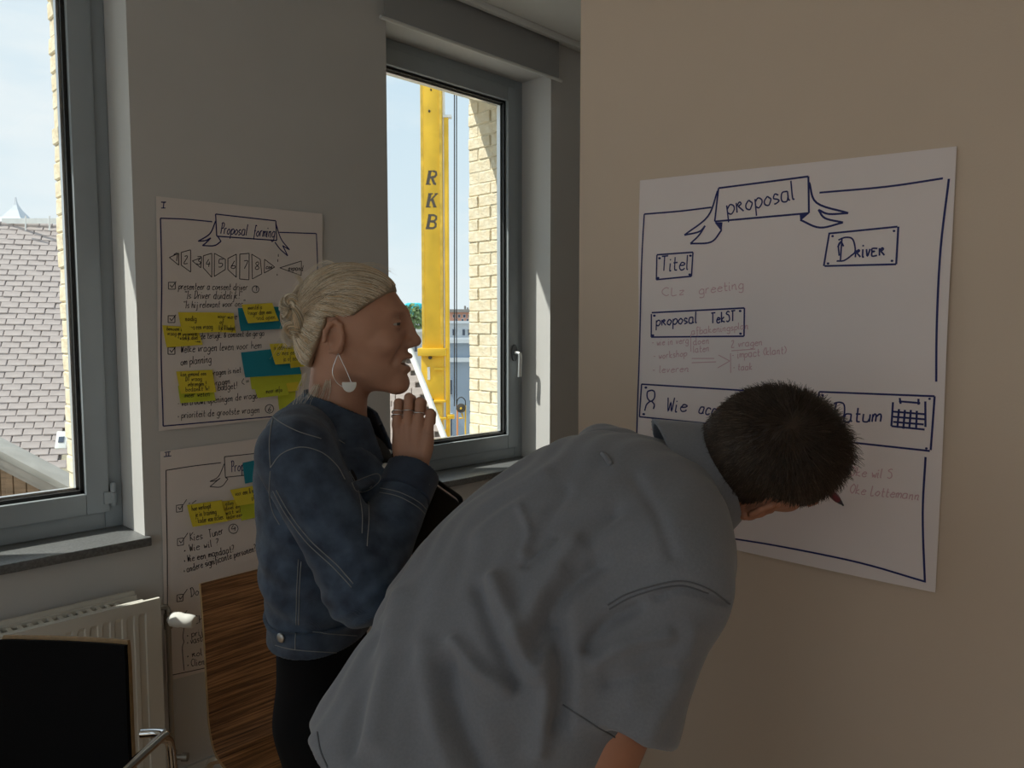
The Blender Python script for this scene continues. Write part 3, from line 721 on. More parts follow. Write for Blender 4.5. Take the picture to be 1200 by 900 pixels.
# ------------------------------------------------------------------ posters, handwriting, sticky notes
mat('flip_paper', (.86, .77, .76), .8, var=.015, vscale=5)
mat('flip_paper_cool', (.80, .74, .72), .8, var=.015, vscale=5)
mat('ink_navy', (.012, .016, .13), .6)
mat('ink_dark', (.018, .018, .035), .6)
mat('ink_pink', (.66, .42, .46), .7)
mat('note_yellow', (.80, .66, .05), .75, var=.03, vscale=20)
mat('note_lime', (.62, .68, .05), .75, var=.03, vscale=20)
mat('note_blue', (.01, .26, .36), .75, var=.03, vscale=20)
GL = {'a': '49 19 07 05 14 34 46|49 45 54', 'b': '0e 04|07 29 48 45 24 04', 'c': '48 39 19 07 05 14 34 45', 'd': '48 29 07 05 14 34 46|4e 44 54', 'e': '07 37 48 29 18 06 14 34 45',
 'f': '3d 2e 1d 14 11|09 39', 'g': '48 29 07 05 14 34 46|49 42 30 10 01', 'h': '0e 04|07 29 38 44', 'i': '09 04 14|0b 0c', 'j': '29 21 10 00|2b 2c', 'k': '0e 04|39 06 44', 'l': '0e 05 14',
 'm': '09 04|07 19 28 24|27 49 58 54', 'n': '09 04|07 29 38 34 44', 'o': '29 07 05 24 35 47 38 29', 'p': '09 00|07 29 48 46 24 05', 'q': '48 29 07 05 14 34 46|49 40 51', 'r': '09 04|07 19 39',
 's': '38 19 07 26 35 14 04', 't': '1d 15 24 34|09 39', 'u': '09 05 14 34 46|49 44', 'v': '09 14 39', 'w': '09 14 27 34 49', 'x': '09 34|39 04', 'y': '09 15 34|49 21 10', 'z': '09 39 04 34',
 'P': '14 1e|0d 2e 4d 4b 39 19', 'D': '1e 14|0d 2e 4d 58 46 24 04', 'T': '0e 5e|2e 24', 'W': '0e 14 2b 34 4e', 'I': '0e 2e|1e 14|04 24', 'K': '0e 04|4e 09 44', 'C': '4d 2e 0b 07 24 45',
 'R': '04 09|07 29 38 17|17 44', 'O': '2e 0b 07 24 47 4b 2e', 'L': '0e 04 34', 'E': '49 09 07 27 07 04 44', 'S': '4d 2e 0c 3a 46 24 05', 'B': '04 0e 2e 3c 29 09|29 47 24 04',
 '1': '0c 1e 14', '2': '0d 2e 3c 04 44', '3': '0e 3e 19 37 24 05', '4': '2e 08 48|34 3b', '5': '3e 0e 09 29 37 24 04', '6': '2e 07 05 24 36 28 07', '7': '0e 3e 14', '8': '29 0c 2e 3c 29 06 24 46 29', '9': '39 1a 0c 2e 3c 34',
 '!': '1e 17|15 14', '?': '0d 2e 3c 18 17|15 14', '.': '04 14', '-': '08 28', '"': '0e 0c|2e 2c', '*': '06 16 17 07', '&': '44 0c 2e 3c 06 24 47', '(': '2e 0a 07 24', ')': '0e 2a 27 04', '=': '07 37|09 39', '<': '4a 07 44', '/': '04 3e'}
def text_strokes(s, x0, y0, x1, y1, h, jit=.25):
    """pixel polylines for handwriting on the baseline (x0,y0)-(x1,y1), h = cap height in px"""
    adv = []; cur = 0.0
    for ch in s:
        if ch == ' ': cur += 4; adv.append(None); continue
        g = GL.get(ch, GL['o']); pl = [[(int(p[0], 16), int(p[1], 16) - 4) for p in st.split()] for st in g.split('|')]
        w = max(p[0] for st in pl for p in st); adv.append((cur, pl)); cur += w + 1.7
    cur = max(cur - 1.7, 1); b = np.array([x1 - x0, y1 - y0], float); sx = np.linalg.norm(b) / cur; b /= np.linalg.norm(b); n = np.array([b[1], -b[0]]); sy = h / 10.0
    out = []
    for a in adv:
        if a is None: continue
        dy = rnd.uniform(-jit, jit) * h * .12
        for st in a[1]:
            P = [np.array([x0, y0]) + b * (a[0] + p[0] + rnd.uniform(-jit, jit)) * sx + n * ((p[1] + rnd.uniform(-jit, jit)) * sy + dy) + b * (p[1] * sy * .12) for p in st]
            out.append(smooth_path(P, 4) if len(P) > 2 else np.array(P))
    return out
def rect(x0, y0, x1, y1, x2, y2, x3, y3): return [[(x0, y0), (x1, y1)], [(x1, y1), (x2, y2)], [(x2, y2), (x3, y3)], [(x3, y3), (x0, y0)]]
def dense(P, step=6.0):
    P = np.array(P, float); out = [P[0]]
    for a, b in zip(P[:-1], P[1:]):
        k = max(1, int(np.linalg.norm(b - a) / step))
        for i in range(1, k + 1): out.append(a + (b - a) * i / k)
    return np.array(out)
class Sheet:
    """paper on a wall: axis 0 -> wall X = plane (writing wall), axis 1 -> wall Y = plane (window wall)"""
    def __init__(self, axis, plane): self.axis, self.plane = axis, plane
    def nrm(self): return np.array([-1.0, 0, 0]) if self.axis == 0 else np.array([0, -1.0, 0])
    def hit(self, px, py, off=0.0):
        p = onX(px, py, self.plane) if self.axis == 0 else onY(px, py, self.plane)
        return p + self.nrm() * (off + self.wave(p))
    def wave(self, p):
        t = p[1] if self.axis == 0 else p[0]
        return .0022 * (math.sin(t * 9 + p[2] * 3) + math.sin(p[2] * 13 - t * 4 + 1) + 2)
    def paper(self, name, corners, m_, label, cat, nx=18, ny=18, curl=None):
        (tl, tr, br, bl) = [np.array(c, float) for c in corners]
        V = []; k = nx + 1
        for side in (0.0, -.0006):
            for j in range(ny + 1):
                for i in range(nx + 1):
                    u, v = i / nx, j / ny
                    q = (tl * (1 - u) + tr * u) * (1 - v) + (bl * (1 - u) + br * u) * v
                    c = curl(u, v) if curl else 0
                    V.append(self.hit(q[0], q[1], .0015 + side + c))
        F = []; n1 = (nx + 1) * (ny + 1)
        for j in range(ny):
            for i in range(nx):
                a = j * k + i; F.append([a, a + k, a + k + 1, a + 1]); F.append([n1 + a, n1 + a + 1, n1 + a + k + 1, n1 + a + k])
        rim = [i for i in range(k)] + [j * k + nx for j in range(1, ny + 1)] + [ny * k + i for i in range(nx - 1, -1, -1)] + [j * k for j in range(ny - 1, 0, -1)]
        for a, b in zip(rim, rim[1:] + rim[:1]): F.append([a, b, n1 + b, n1 + a])
        o = link_mesh(name, V, F, m_, None, True); o.data.set_sharp_from_angle(angle=math.radians(60))
        return tag(o, label, cat)
    def ink(self, name, strokes, w, m_, parent, off=.0022):
        mb = MB(); N = self.nrm()
        for st in strokes:
            P = dense(st); 
            Q = [self.hit(p[0], p[1], off) for p in P]
            if len(Q) < 2: continue
            V, F = ribbon(Q, w, N); mb.add(V, F)
        o = link_mesh(name, mb.v, mb.f, m_, parent, False); o['kind'] = 'stuff'; return o
    def fill(self, name, polys, m_, parent, off=.0022):
        mb = MB()
        for pl in polys: mb.add([self.hit(x, y, off) for x, y in pl], [list(range(len(pl)))])
        o = link_mesh(name, mb.v, mb.f, m_, parent, False); o['kind'] = 'stuff'; return o

# ---- the big "proposal" sheet
sh = Sheet(0, XW)
big = sh.paper('flip_chart_sheet', [(752, 212), (1122, 172), (1098, 693), (748, 620)], MAT['flip_paper'], 'large flip chart sheet titled proposal that the bending man writes on', 'poster')
sm = lambda *p: smooth_path(p, 6)
border = [sm((836, 243.5), (800, 248), (758, 251.5)), sm((758, 251.5), (754, 330), (751, 420), (749, 512)), sm((961, 226), (1040, 219), (1106, 209.5)), sm((1113, 210), (1104, 290), (1100, 380), (1099, 447)), sm((1086, 535), (1083, 600), (1086, 681)), sm((843, 628), (920, 640), (1010, 658), (1086, 680))]
banner = [[(844, 221), (948, 207)], [(948, 207), (949, 250)], [(949, 250), (840, 260)], [(844, 221), (840, 260)],
          sm((843, 224), (832, 254), (805, 276)), sm((805, 276), (822, 272), (829, 265)), sm((829, 265), (822, 276), (812, 286)), sm((812, 286), (836, 284), (848, 270)), [(848, 270), (841, 261)],
          sm((949, 214), (958, 238), (995, 250)), sm((995, 250), (972, 251), (960, 246)), sm((960, 246), (968, 256), (989, 261)), sm((989, 261), (962, 267), (939, 258)), [(939, 258), (948, 250)]]
boxes = [[(773, 299), (815, 296)], [(815, 296), (813, 324)], [(813, 324), (772, 328)], [(773, 299), (772, 328)],
         [(972, 274), (1053, 266)], [(1054, 266), (1052, 310)], [(1052, 310), (968, 312)], [(973, 274), (967, 312)],
         [(766, 366.5), (874, 361)], [(874, 361), (873, 394)], [(873, 394), (765, 395)], [(765.5, 368), (765, 395)],
         [(754, 450), (880, 458)], [(754, 450), (752, 488)], [(752, 488), (830, 496)],
         [(961, 459), (1097, 464)], [(1097, 464), (1092, 527)], [(961, 459), (957, 485)], [(998, 518), (1091, 528)],
         # calendar
         [(1048, 471), (1046, 499)], [(1046, 499), (1085, 503)], [(1086, 470), (1086, 500)], [(1055, 470), (1080, 472)], [(1056, 466), (1057, 473)], [(1078, 467), (1078, 474)],
         [(1048, 482), (1085, 485)], [(1048, 488), (1085, 491)], [(1048, 494), (1084, 497)], [(1055, 479), (1053, 501)], [(1062, 480), (1060, 502)], [(1069, 480), (1067, 502)], [(1076, 481), (1075, 502)],
         # person pictogram
         sm((766, 457), (761, 459), (761, 466), (765, 470), (769, 466), (769, 459), (766, 457)), sm((764, 470), (760, 474), (758, 481)), sm((766, 470), (769, 474), (768, 479))]
dots = [(776, 303), (812, 300), (774, 326), (811, 322), (977, 277), (1049, 271), (972, 309), (1047, 306), (769, 370), (869, 364.5), (767, 393), (869, 391), (759, 454), (757, 485), (965, 463), (1091, 467), (1087, 525)]
sh.ink('border_line', border, .0036, MAT['ink_navy'], big); sh.ink('banner_drawing', banner, .0038, MAT['ink_navy'], big); sh.ink('box_drawing', boxes, .0035, MAT['ink_navy'], big)
sh.fill('corner_dots', [[(x + 1.7 * math.cos(a), y + 1.4 * math.sin(a)) for a in np.linspace(0, 6.28, 8, endpoint=False)] for x, y in dots] + [[(841, 261), (849, 261), (848, 271)], [(938, 250), (949, 250), (939, 259)]], MAT['ink_navy'], big)
hw = []
hw += text_strokes('pRoposal', 855, 252, 932, 234, 22, .12)
hw += text_strokes('Titel', 778, 318, 809, 316, 17, .12)
hw += text_strokes('D', 982, 306, 1003, 305, 27, .05) + [sm((985, 300), (984, 288), (987, 283)), [(983, 290), (987, 283)], [(990, 289), (987, 283)]]
hw += text_strokes('RivER', 1004, 302, 1038, 299, 17, .12)
hw += text_strokes('pRoposal', 771, 382, 818, 378, 13, .12); hw += text_strokes('TekST', 835, 379, 863, 376, 12, .12)
hw += text_strokes('Wie', 783, 482, 806, 482, 16, .12); hw += text_strokes('accoord', 820, 484, 866, 490, 15, .12)
hw += text_strokes('D', 973, 493, 988, 495, 23, .05); hw += text_strokes('atum', 990, 494, 1033, 494, 18, .12)
sh.ink('handwriting', hw, .0030, MAT['ink_navy'], big)
pk = []
for s_, x0, y0, x1, y1, h in (('CLz', 779, 347, 804, 345, 9), ('greeting', 822, 345, 873, 338, 11), ('afbakeningsplan', 812, 392, 878, 385, 8), ('- wie in verg', 766, 405, 808, 402, 8), ('doen', 814, 404, 832, 402, 8), ('laten', 814, 413, 832, 411, 8),
    ('2 vragen', 858, 407, 894, 404, 8), ('- workshop', 768, 421, 806, 417, 8), ('- impact (klant)', 859, 420, 922, 414, 9), ('- leveren', 767, 437, 808, 435, 8), ('- taak', 860, 434, 882, 433, 8), ('- Kosten', 765, 506, 798, 505, 8),
    ('Oke wil S', 998, 557, 1046, 560, 11), ('Oke Lottemann', 998, 577, 1078, 585, 11), ('ok', 842, 618, 850, 620, 6)):
    pk += text_strokes(s_, x0, y0, x1, y1, h, .2)
pk += [[(811, 392), (811, 412)], [(858, 411), (886, 409)], [(812, 420), (838, 420)], [(812, 425), (840, 424)], [(843, 416), (856, 423)], [(856, 423), (842, 431)], [(857, 414), (857, 437)]]
sh.ink('pink_handwriting', pk, .0018, MAT['ink_pink'], big)

# ---- sheet I
sh1 = Sheet(1, YW)
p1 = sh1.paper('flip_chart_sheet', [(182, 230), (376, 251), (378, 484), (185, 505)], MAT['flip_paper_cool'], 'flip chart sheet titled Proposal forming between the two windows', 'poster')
st = [sm((187, 256), (215, 257), (248, 260)), sm((187, 256), (188, 330), (188, 420), (190, 499)), [(326, 272.5), (369, 274)], sm((369, 274), (371, 320), (371, 400), (372, 482)), sm((190, 499), (260, 493), (330, 487), (372, 482)),
      [(252, 251), (322, 259)], [(322, 259), (323, 282)], [(323, 282), (253, 277)], [(252, 251), (253, 277)],
      sm((252, 259), (245, 274), (231, 283)), sm((231, 283), (240, 282), (246, 279)), sm((246, 279), (240, 285), (236, 288)), sm((236, 288), (250, 288), (258, 283)), [(258, 283), (254, 277)],
      sm((322, 262), (328, 280), (338, 293)), [(338, 293), (330, 288)], [(330, 288), (336, 300)], sm((336, 300), (327, 292), (321, 284)), [(188, 237), (193, 237.5)]]
sh1.ink('border_line', st, .0042, MAT['ink_navy'], p1)
shp = [[(197, 302), (208, 297)], [(208, 297), (208, 311)], [(208, 311), (197, 302)], [(211, 296), (222, 293)], [(222, 293), (222, 319)], [(222, 319), (211, 311)], [(211, 311), (211, 296)],
       [(224, 306), (235, 302)], [(235, 302), (234, 314)], [(234, 314), (224, 306)], [(237, 300), (247, 297)], [(247, 297), (247, 325)], [(247, 325), (237, 314)], [(237, 314), (237, 300)],
       [(250, 297), (263, 304)], [(263, 304), (263, 316)], [(263, 316), (250, 324)], [(250, 324), (250, 297)], [(266, 303), (276, 298)], [(276, 298), (276, 325)], [(276, 325), (266, 316)], [(266, 316), (266, 303)],
       [(280, 298), (291, 297)], [(291, 297), (291, 328)], [(291, 328), (280, 327)], [(280, 327), (280, 298)], [(294, 298), (304, 304)], [(304, 304), (306, 321)], [(306, 321), (295, 327)], [(295, 327), (294, 298)],
       [(309, 304), (321, 313)], [(321, 313), (309, 320)], [(309, 320), (309, 304)], [(327, 314), (352, 306)], [(352, 306), (352, 323)], [(352, 323), (327, 314)], [(325, 298), (325, 301)], [(324.5, 304), (324.5, 307)], [(324, 321), (324, 323)]]
for i, (x, y) in enumerate(((201, 306), (214, 309), (229, 310), (240, 313), (255, 313), (270, 315), (284, 315), (298, 316))): shp += text_strokes(str(i + 1), x, y, x + 4.5, y, 9, .1)
shp += text_strokes('con', 311, 315, 318, 315, 5, .1) + text_strokes('expand', 337, 317, 354, 317, 6, .1)
for x, y in ((196, 331), (196, 370), (196, 407)): shp += [[(x, y), (x + 8, y)], [(x + 8, y), (x + 8, y + 8)], [(x + 8, y + 8), (x, y + 8)], [(x, y + 8), (x, y)], [(x + 2, y + 3), (x + 4, y + 6)], [(x + 4, y + 6), (x + 9, y - 1)]]
def circ(x, y, r): return smooth_path([(x + r * math.cos(a), y + r * math.sin(a)) for a in np.linspace(0, 6.3, 9)], 3)
shp += [circ(299, 339, 4), circ(315, 479, 5)] + text_strokes('1', 298.5, 341, 300, 341, 5, .1) + text_strokes('6', 313.5, 482, 316.5, 482, 6, .1)
sh1.ink('diagram_drawing', shp, .0026, MAT['ink_dark'], p1)
tx = text_strokes('Proposal', 257, 274, 288, 276, 13, .1) + text_strokes('forming', 296, 277, 320, 278, 13, .1) + text_strokes('I', 188, 244, 193, 244, 7, .02)
sh1.ink('title_handwriting', tx, .0032, MAT['ink_navy'], p1)
tx = []
for s_, x0, y0, x1, y1, h in (('presenteer a consent driver', 208, 339, 289, 340, 8), ('"Is Driver duidelijk!"', 215, 350, 282, 350, 9), ('"Is hij relevant voor ons"', 214, 361, 286, 359, 8), ('we', 271, 374, 277, 374, 7), ('de terugk. & consent de ge-ga', 234, 397, 309, 393, 7),
    ('Welke vragen leven voor hem', 211, 413, 305, 408, 9), ('om planning', 211, 428, 246, 424, 9), ('vragen is niet', 247, 440, 281, 436, 7), ('vragen', 249, 452, 268, 449, 7), ('& budget!', 248, 458, 276, 455, 8), ('- vertrouwt openingen de vragen', 207, 476, 304, 466, 8), ('* prioriteit de grootste vragen', 207, 490, 303, 483, 8), ('(=', 283, 451, 291, 449, 7)):
    tx += text_strokes(s_, x0, y0, x1, y1, h, .2)
sh1.ink('handwriting', tx, .0022, MAT['ink_dark'], p1)

# ---- sheet II
sh2 = Sheet(1, YW)
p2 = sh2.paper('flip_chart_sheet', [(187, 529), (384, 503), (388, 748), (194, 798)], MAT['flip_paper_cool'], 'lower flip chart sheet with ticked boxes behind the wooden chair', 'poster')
st = [sm((194, 551), (225, 546), (258, 542)), sm((194, 551), (195, 640), (196, 720), (198, 791)), sm((198, 791), (240, 782), (300, 768), (385, 744)), [(262, 535), (300, 531)], [(262, 535), (263, 559)], [(263, 559), (292, 556)],
      sm((262, 543), (255, 558), (245, 564)), sm((245, 564), (252, 563), (257, 560)), [(257, 560), (245, 570)], sm((245, 570), (258, 570), (266, 561)), [(266, 561), (263, 559)]]
sh2.ink('border_line', st, .0030, MAT['ink_dark'], p2)
st = []
for x, y in ((206, 592), (207, 631), (207, 697)): st += [[(x, y), (x + 7, y - 1)], [(x + 7, y - 1), (x + 7, y + 7)], [(x + 7, y + 7), (x, y + 8)], [(x, y + 8), (x, y)], [(x + 2, y + 2), (x + 4, y + 5)], [(x + 4, y + 5), (x + 12, y - 7)]]
st += [circ(272, 619, 5.5), circ(309, 661, 5), sm((217, 726), (214, 745), (215, 752), (213, 760), (215, 785)), [(215, 720), (219, 715)]] + text_strokes('4', 270, 622, 275, 621, 7, .1) + text_strokes('5', 307, 663, 311, 662, 6, .1)
st += [[(224, 590), (229, 586)], [(220, 590), (222, 589)]]
for s_, x0, y0, x1, y1, h in (('Kies', 222, 633, 236, 631, 9), ('Tuner', 244, 629, 260, 625, 9), ('* Wie wil ?', 215, 647, 255, 638, 8), ('* Wie een mandaat?', 215, 659, 273, 646, 8), ('* andere significante personen?', 215, 671, 299, 645, 8), ('Doel', 223, 699, 240, 695, 10), ('Check', 228, 731, 255, 725, 9), ('* prijs', 219, 747, 240, 743, 8), ('* vaste', 219, 755, 240, 750, 8), ('* Rol', 219, 771, 236, 767, 8), ('* Client', 219, 781, 242, 777, 8)):
    st += text_strokes(s_, x0, y0, x1, y1, h, .2)
sh2.ink('handwriting', st, .0024, MAT['ink_dark'], p2)
sh2.ink('title_handwriting', text_strokes('Proposal', 270, 553, 300, 549, 13, .1) + [[(192, 530), (199, 529)], [(194, 530.5), (194, 534)], [(197, 530), (197, 534)], [(191, 535), (200, 534)]], .0030, MAT['ink_navy'], p2)

# ---- sticky notes
def note(sheet, corners, m_, off, label, lines, curl=.010, grp=None):
    (tl, tr, br, bl) = [np.array(c, float) for c in corners]
    s2 = Sheet(sheet.axis, sheet.plane - .0)
    V = []; F = []; nx, ny = 4, 6
    f = lambda u, v: (tl * (1 - u) + tr * u) * (1 - v) + (bl * (1 - u) + br * u) * v
    for side in (0.0, -.0004):
        for j in range(ny + 1):
            for i in range(nx + 1):
                u, v = i / nx, j / ny; q = f(u, v); V.append(s2.hit(q[0], q[1], off + side + curl * v * v))
    k = nx + 1; n1 = k * (ny + 1)
    for j in range(ny):
        for i in range(nx):
            a = j * k + i; F.append([a, a + k, a + k + 1, a + 1]); F.append([n1 + a, n1 + a + 1, n1 + a + k + 1, n1 + a + k])
    rim = [i for i in range(k)] + [j * k + nx for j in range(1, ny + 1)] + [ny * k + i for i in range(nx - 1, -1, -1)] + [j * k for j in range(ny - 1, 0, -1)]
    for a, b in zip(rim, rim[1:] + rim[:1]): F.append([a, b, n1 + b, n1 + a])
    o = link_mesh('sticky_note', V, F, MAT[m_], None, True); o.data.set_sharp_from_angle(angle=math.radians(60)); tag(o, label, 'sticky note', grp)
    if lines:
        mb = MB(); N = s2.nrm(); w = np.linalg.norm(tr - tl); h = np.linalg.norm(bl - tl); n = len(lines)
        lh = min(7.0, h / (n + .6))
        for li, (s_, u0, u1) in enumerate(lines):
            v = (li + 1) / (n + .45); a, b = f(u0, v), f(u1, v)
            for stt in text_strokes(s_, a[0], a[1], b[0], b[1], lh * .85, .15):
                P = [];
                for p in stt:
                    vv = np.clip(np.dot(p - f((u0 + u1) / 2, 0), bl - tl) / (h * h), 0, 1); P.append(s2.hit(p[0], p[1], off + curl * vv * vv + .0012))
                if len(P) > 1: V, F = ribbon(P, .0016, N); mb.add(V, F)
        link_mesh('handwriting', mb.v, mb.f, MAT['ink_dark'], o, False)['kind'] = 'stuff'
    return o
g1n, g2n = 'sticky notes on the upper sheet', 'sticky notes on the lower sheet'
note(sh1, [(189, 381), (231, 384), (235, 404), (193, 407)], 'note_yellow', .004, 'yellow note at the left edge of the upper sheet, tucked under the wider ones', [('benoem de', .1, .6), ('vraag en antwoord', .1, .9), ('een duidelijk doel', .15, .9), ('voor iedereen', .3, .95)], grp=g1n)
note(sh1, [(207, 366), (250, 366), (253, 389), (211, 391)], 'note_yellow', .008, 'wide yellow note with a two-line scribble near the second ticked box', [('nodig', .15, .45), ('nog een vraag', .2, .85)], grp=g1n)
note(sh1, [(249, 366), (272, 367), (273, 390), (251, 389)], 'note_yellow', .012, 'narrow yellow note overlapping the right end of the wide one', [('voor wie', .15, .9), ('of', .2, .4), ('tijd & budget', .1, .95)], grp=g1n)
note(sh1, [(278, 361), (337, 359), (336, 385), (280, 388)], 'note_blue', .004, 'teal note partly under a yellow one, beside the hair bun', None, grp=g1n)
note(sh1, [(281, 357), (317, 355), (323, 376), (287, 379)], 'note_yellow', .014, 'yellow note stuck on the upper teal note', [('voorstel is', .15, .6), ('langer dan een', .1, .85), ('maand open', .12, .9)], grp=g1n)
note(sh1, [(281, 413), (345, 406), (350, 438), (284, 442)], 'note_blue', .006, 'large teal note in the lower half of the upper sheet', None, grp=g1n)
note(sh1, [(313, 403), (348, 401), (352, 424), (318, 427)], 'note_yellow', .016, 'yellow note lying over the right of the large teal note', [('is iedereen het', .1, .9), ('er mee eens', .15, .85), ('ja of nee', .3, .8)], grp=g1n)
note(sh1, [(337, 421), (354, 419), (355, 429), (338, 431)], 'note_yellow', .010, 'small piece of yellow note showing below the one on the large teal note', None, .003, grp=g1n)
note(sh1, [(291, 438), (352, 434), (352, 452), (293, 456)], 'note_lime', .004, 'lime strip of note directly below the large teal note', None, .004, grp=g1n)
note(sh1, [(296, 454), (334, 448), (336, 462), (299, 466)], 'note_lime', .009, 'lime note hanging at the bottom left of the lime strip', [('meer info', .3, .8)], .006, grp=g1n)
note(sh1, [(333, 449), (347, 447), (348, 457), (335, 459)], 'note_yellow', .012, 'tiny yellow note corner beside the denim collar', None, .004, grp=g1n)
note(sh1, [(324, 462), (345, 458), (345, 482), (326, 485)], 'note_lime', .006, 'lime note next to the denim shoulder at the bottom of the upper sheet', None, .006, grp=g1n)
note(sh1, [(207, 452), (248, 450), (250, 469), (209, 472)], 'note_lime', .004, 'lime note showing below the four-line yellow note', [('meer weten', .15, .85)], .006, grp=g1n)
note(sh1, [(204, 435), (246, 433), (249, 459), (208, 461)], 'note_yellow', .012, 'yellow note with four lines of writing at the lower left', [('kan iemand een', .1, .8), ('DT vraag', .2, .65), ('inbrengen !', .25, .75), ('bedankt 1x!', .15, .8)], grp=g1n)
note(sh2, [(283, 542), (302, 538), (306, 562), (285, 566)], 'note_blue', .005, 'teal note covering the title of the lower sheet', None, .004, grp=g2n)
note(sh2, [(257, 587), (280, 584), (283, 606), (260, 610)], 'note_yellow', .005, 'yellow note between two others on the lower sheet', [('alles', .2, .6), ('doel en', .15, .9), ('wat wil', .15, .9), ('iedereen', .15, .95)], .004, grp=g2n)
note(sh2, [(217, 591), (257, 585), (262, 609), (222, 616)], 'note_yellow', .012, 'yellow note with three written lines beside the first box of the lower sheet', [('hoe verloopt', .1, .65), ('je in training', .15, .75), ('- kader van acties', .12, .9)], grp=g2n)
note(sh2, [(279, 591), (302, 587), (303, 604), (280, 609)], 'note_lime', .006, 'lime note against the denim back on the lower sheet', None, .006, grp=g2n)
note(sh2, [(266, 573), (300, 567), (303, 586), (273, 591)], 'note_yellow', .018, 'yellow note lying over the lime one beside the denim back', [('voor een & nieuw', .1, .95), ('plan', .6, .9), ('', .1, .2)][:2], .012, grp=g2n)
# ------------------------------------------------------------------ signed-distance modelling for the two people
def nrm(v): v = np.asarray(v, float); return v / np.linalg.norm(v)
def smin(a, b, k):
    h = np.clip(.5 + .5 * (b - a) / k, 0, 1); return b + (a - b) * h - k * h * (1 - h)
def smax(a, b, k): return -smin(-a, -b, k)
def rc(P, a, b, r1, r2):
    a = np.asarray(a, float); b = np.asarray(b, float); d = b - a
    t = np.clip((P - a) @ d / max(d @ d, 1e-12), 0, 1)
    return np.linalg.norm(P - a - t[:, None] * d, axis=1) - (r1 + (r2 - r1) * t)
def rce(P, a, b, r1, r2, ax, s):
    """round cone squashed: radius along unit axis ax is r*s"""
    a = np.asarray(a, float); b = np.asarray(b, float); ax = nrm(ax); d = b - a
    t = np.clip((P - a) @ d / max(d @ d, 1e-12), 0, 1)
    q = P - a - t[:, None] * d; k = q @ ax; q = q + ((1 / s - 1) * k)[:, None] * ax
    return (np.linalg.norm(q, axis=1) - (r1 + (r2 - r1) * t)) * min(1, s)
def ell(P, c, r, R=None):
    q = P - np.asarray(c, float)
    if R is not None: q = q @ np.asarray(R).T      # rows of R = axes
    r = np.asarray(r, float); k0 = np.linalg.norm(q / r, axis=1); k1 = np.linalg.norm(q / (r * r), axis=1) + 1e-9
    return k0 * (k0 - 1) / k1
def chain(P, pts, rad, k=.01):
    d = None
    for i in range(len(pts) - 1):
        e = rc(P, pts[i], pts[i + 1], rad[i], rad[i + 1]); d = e if d is None else smin(d, e, k)
    return d
def plane(P, c, n): return (P - np.asarray(c, float)) @ nrm(n)
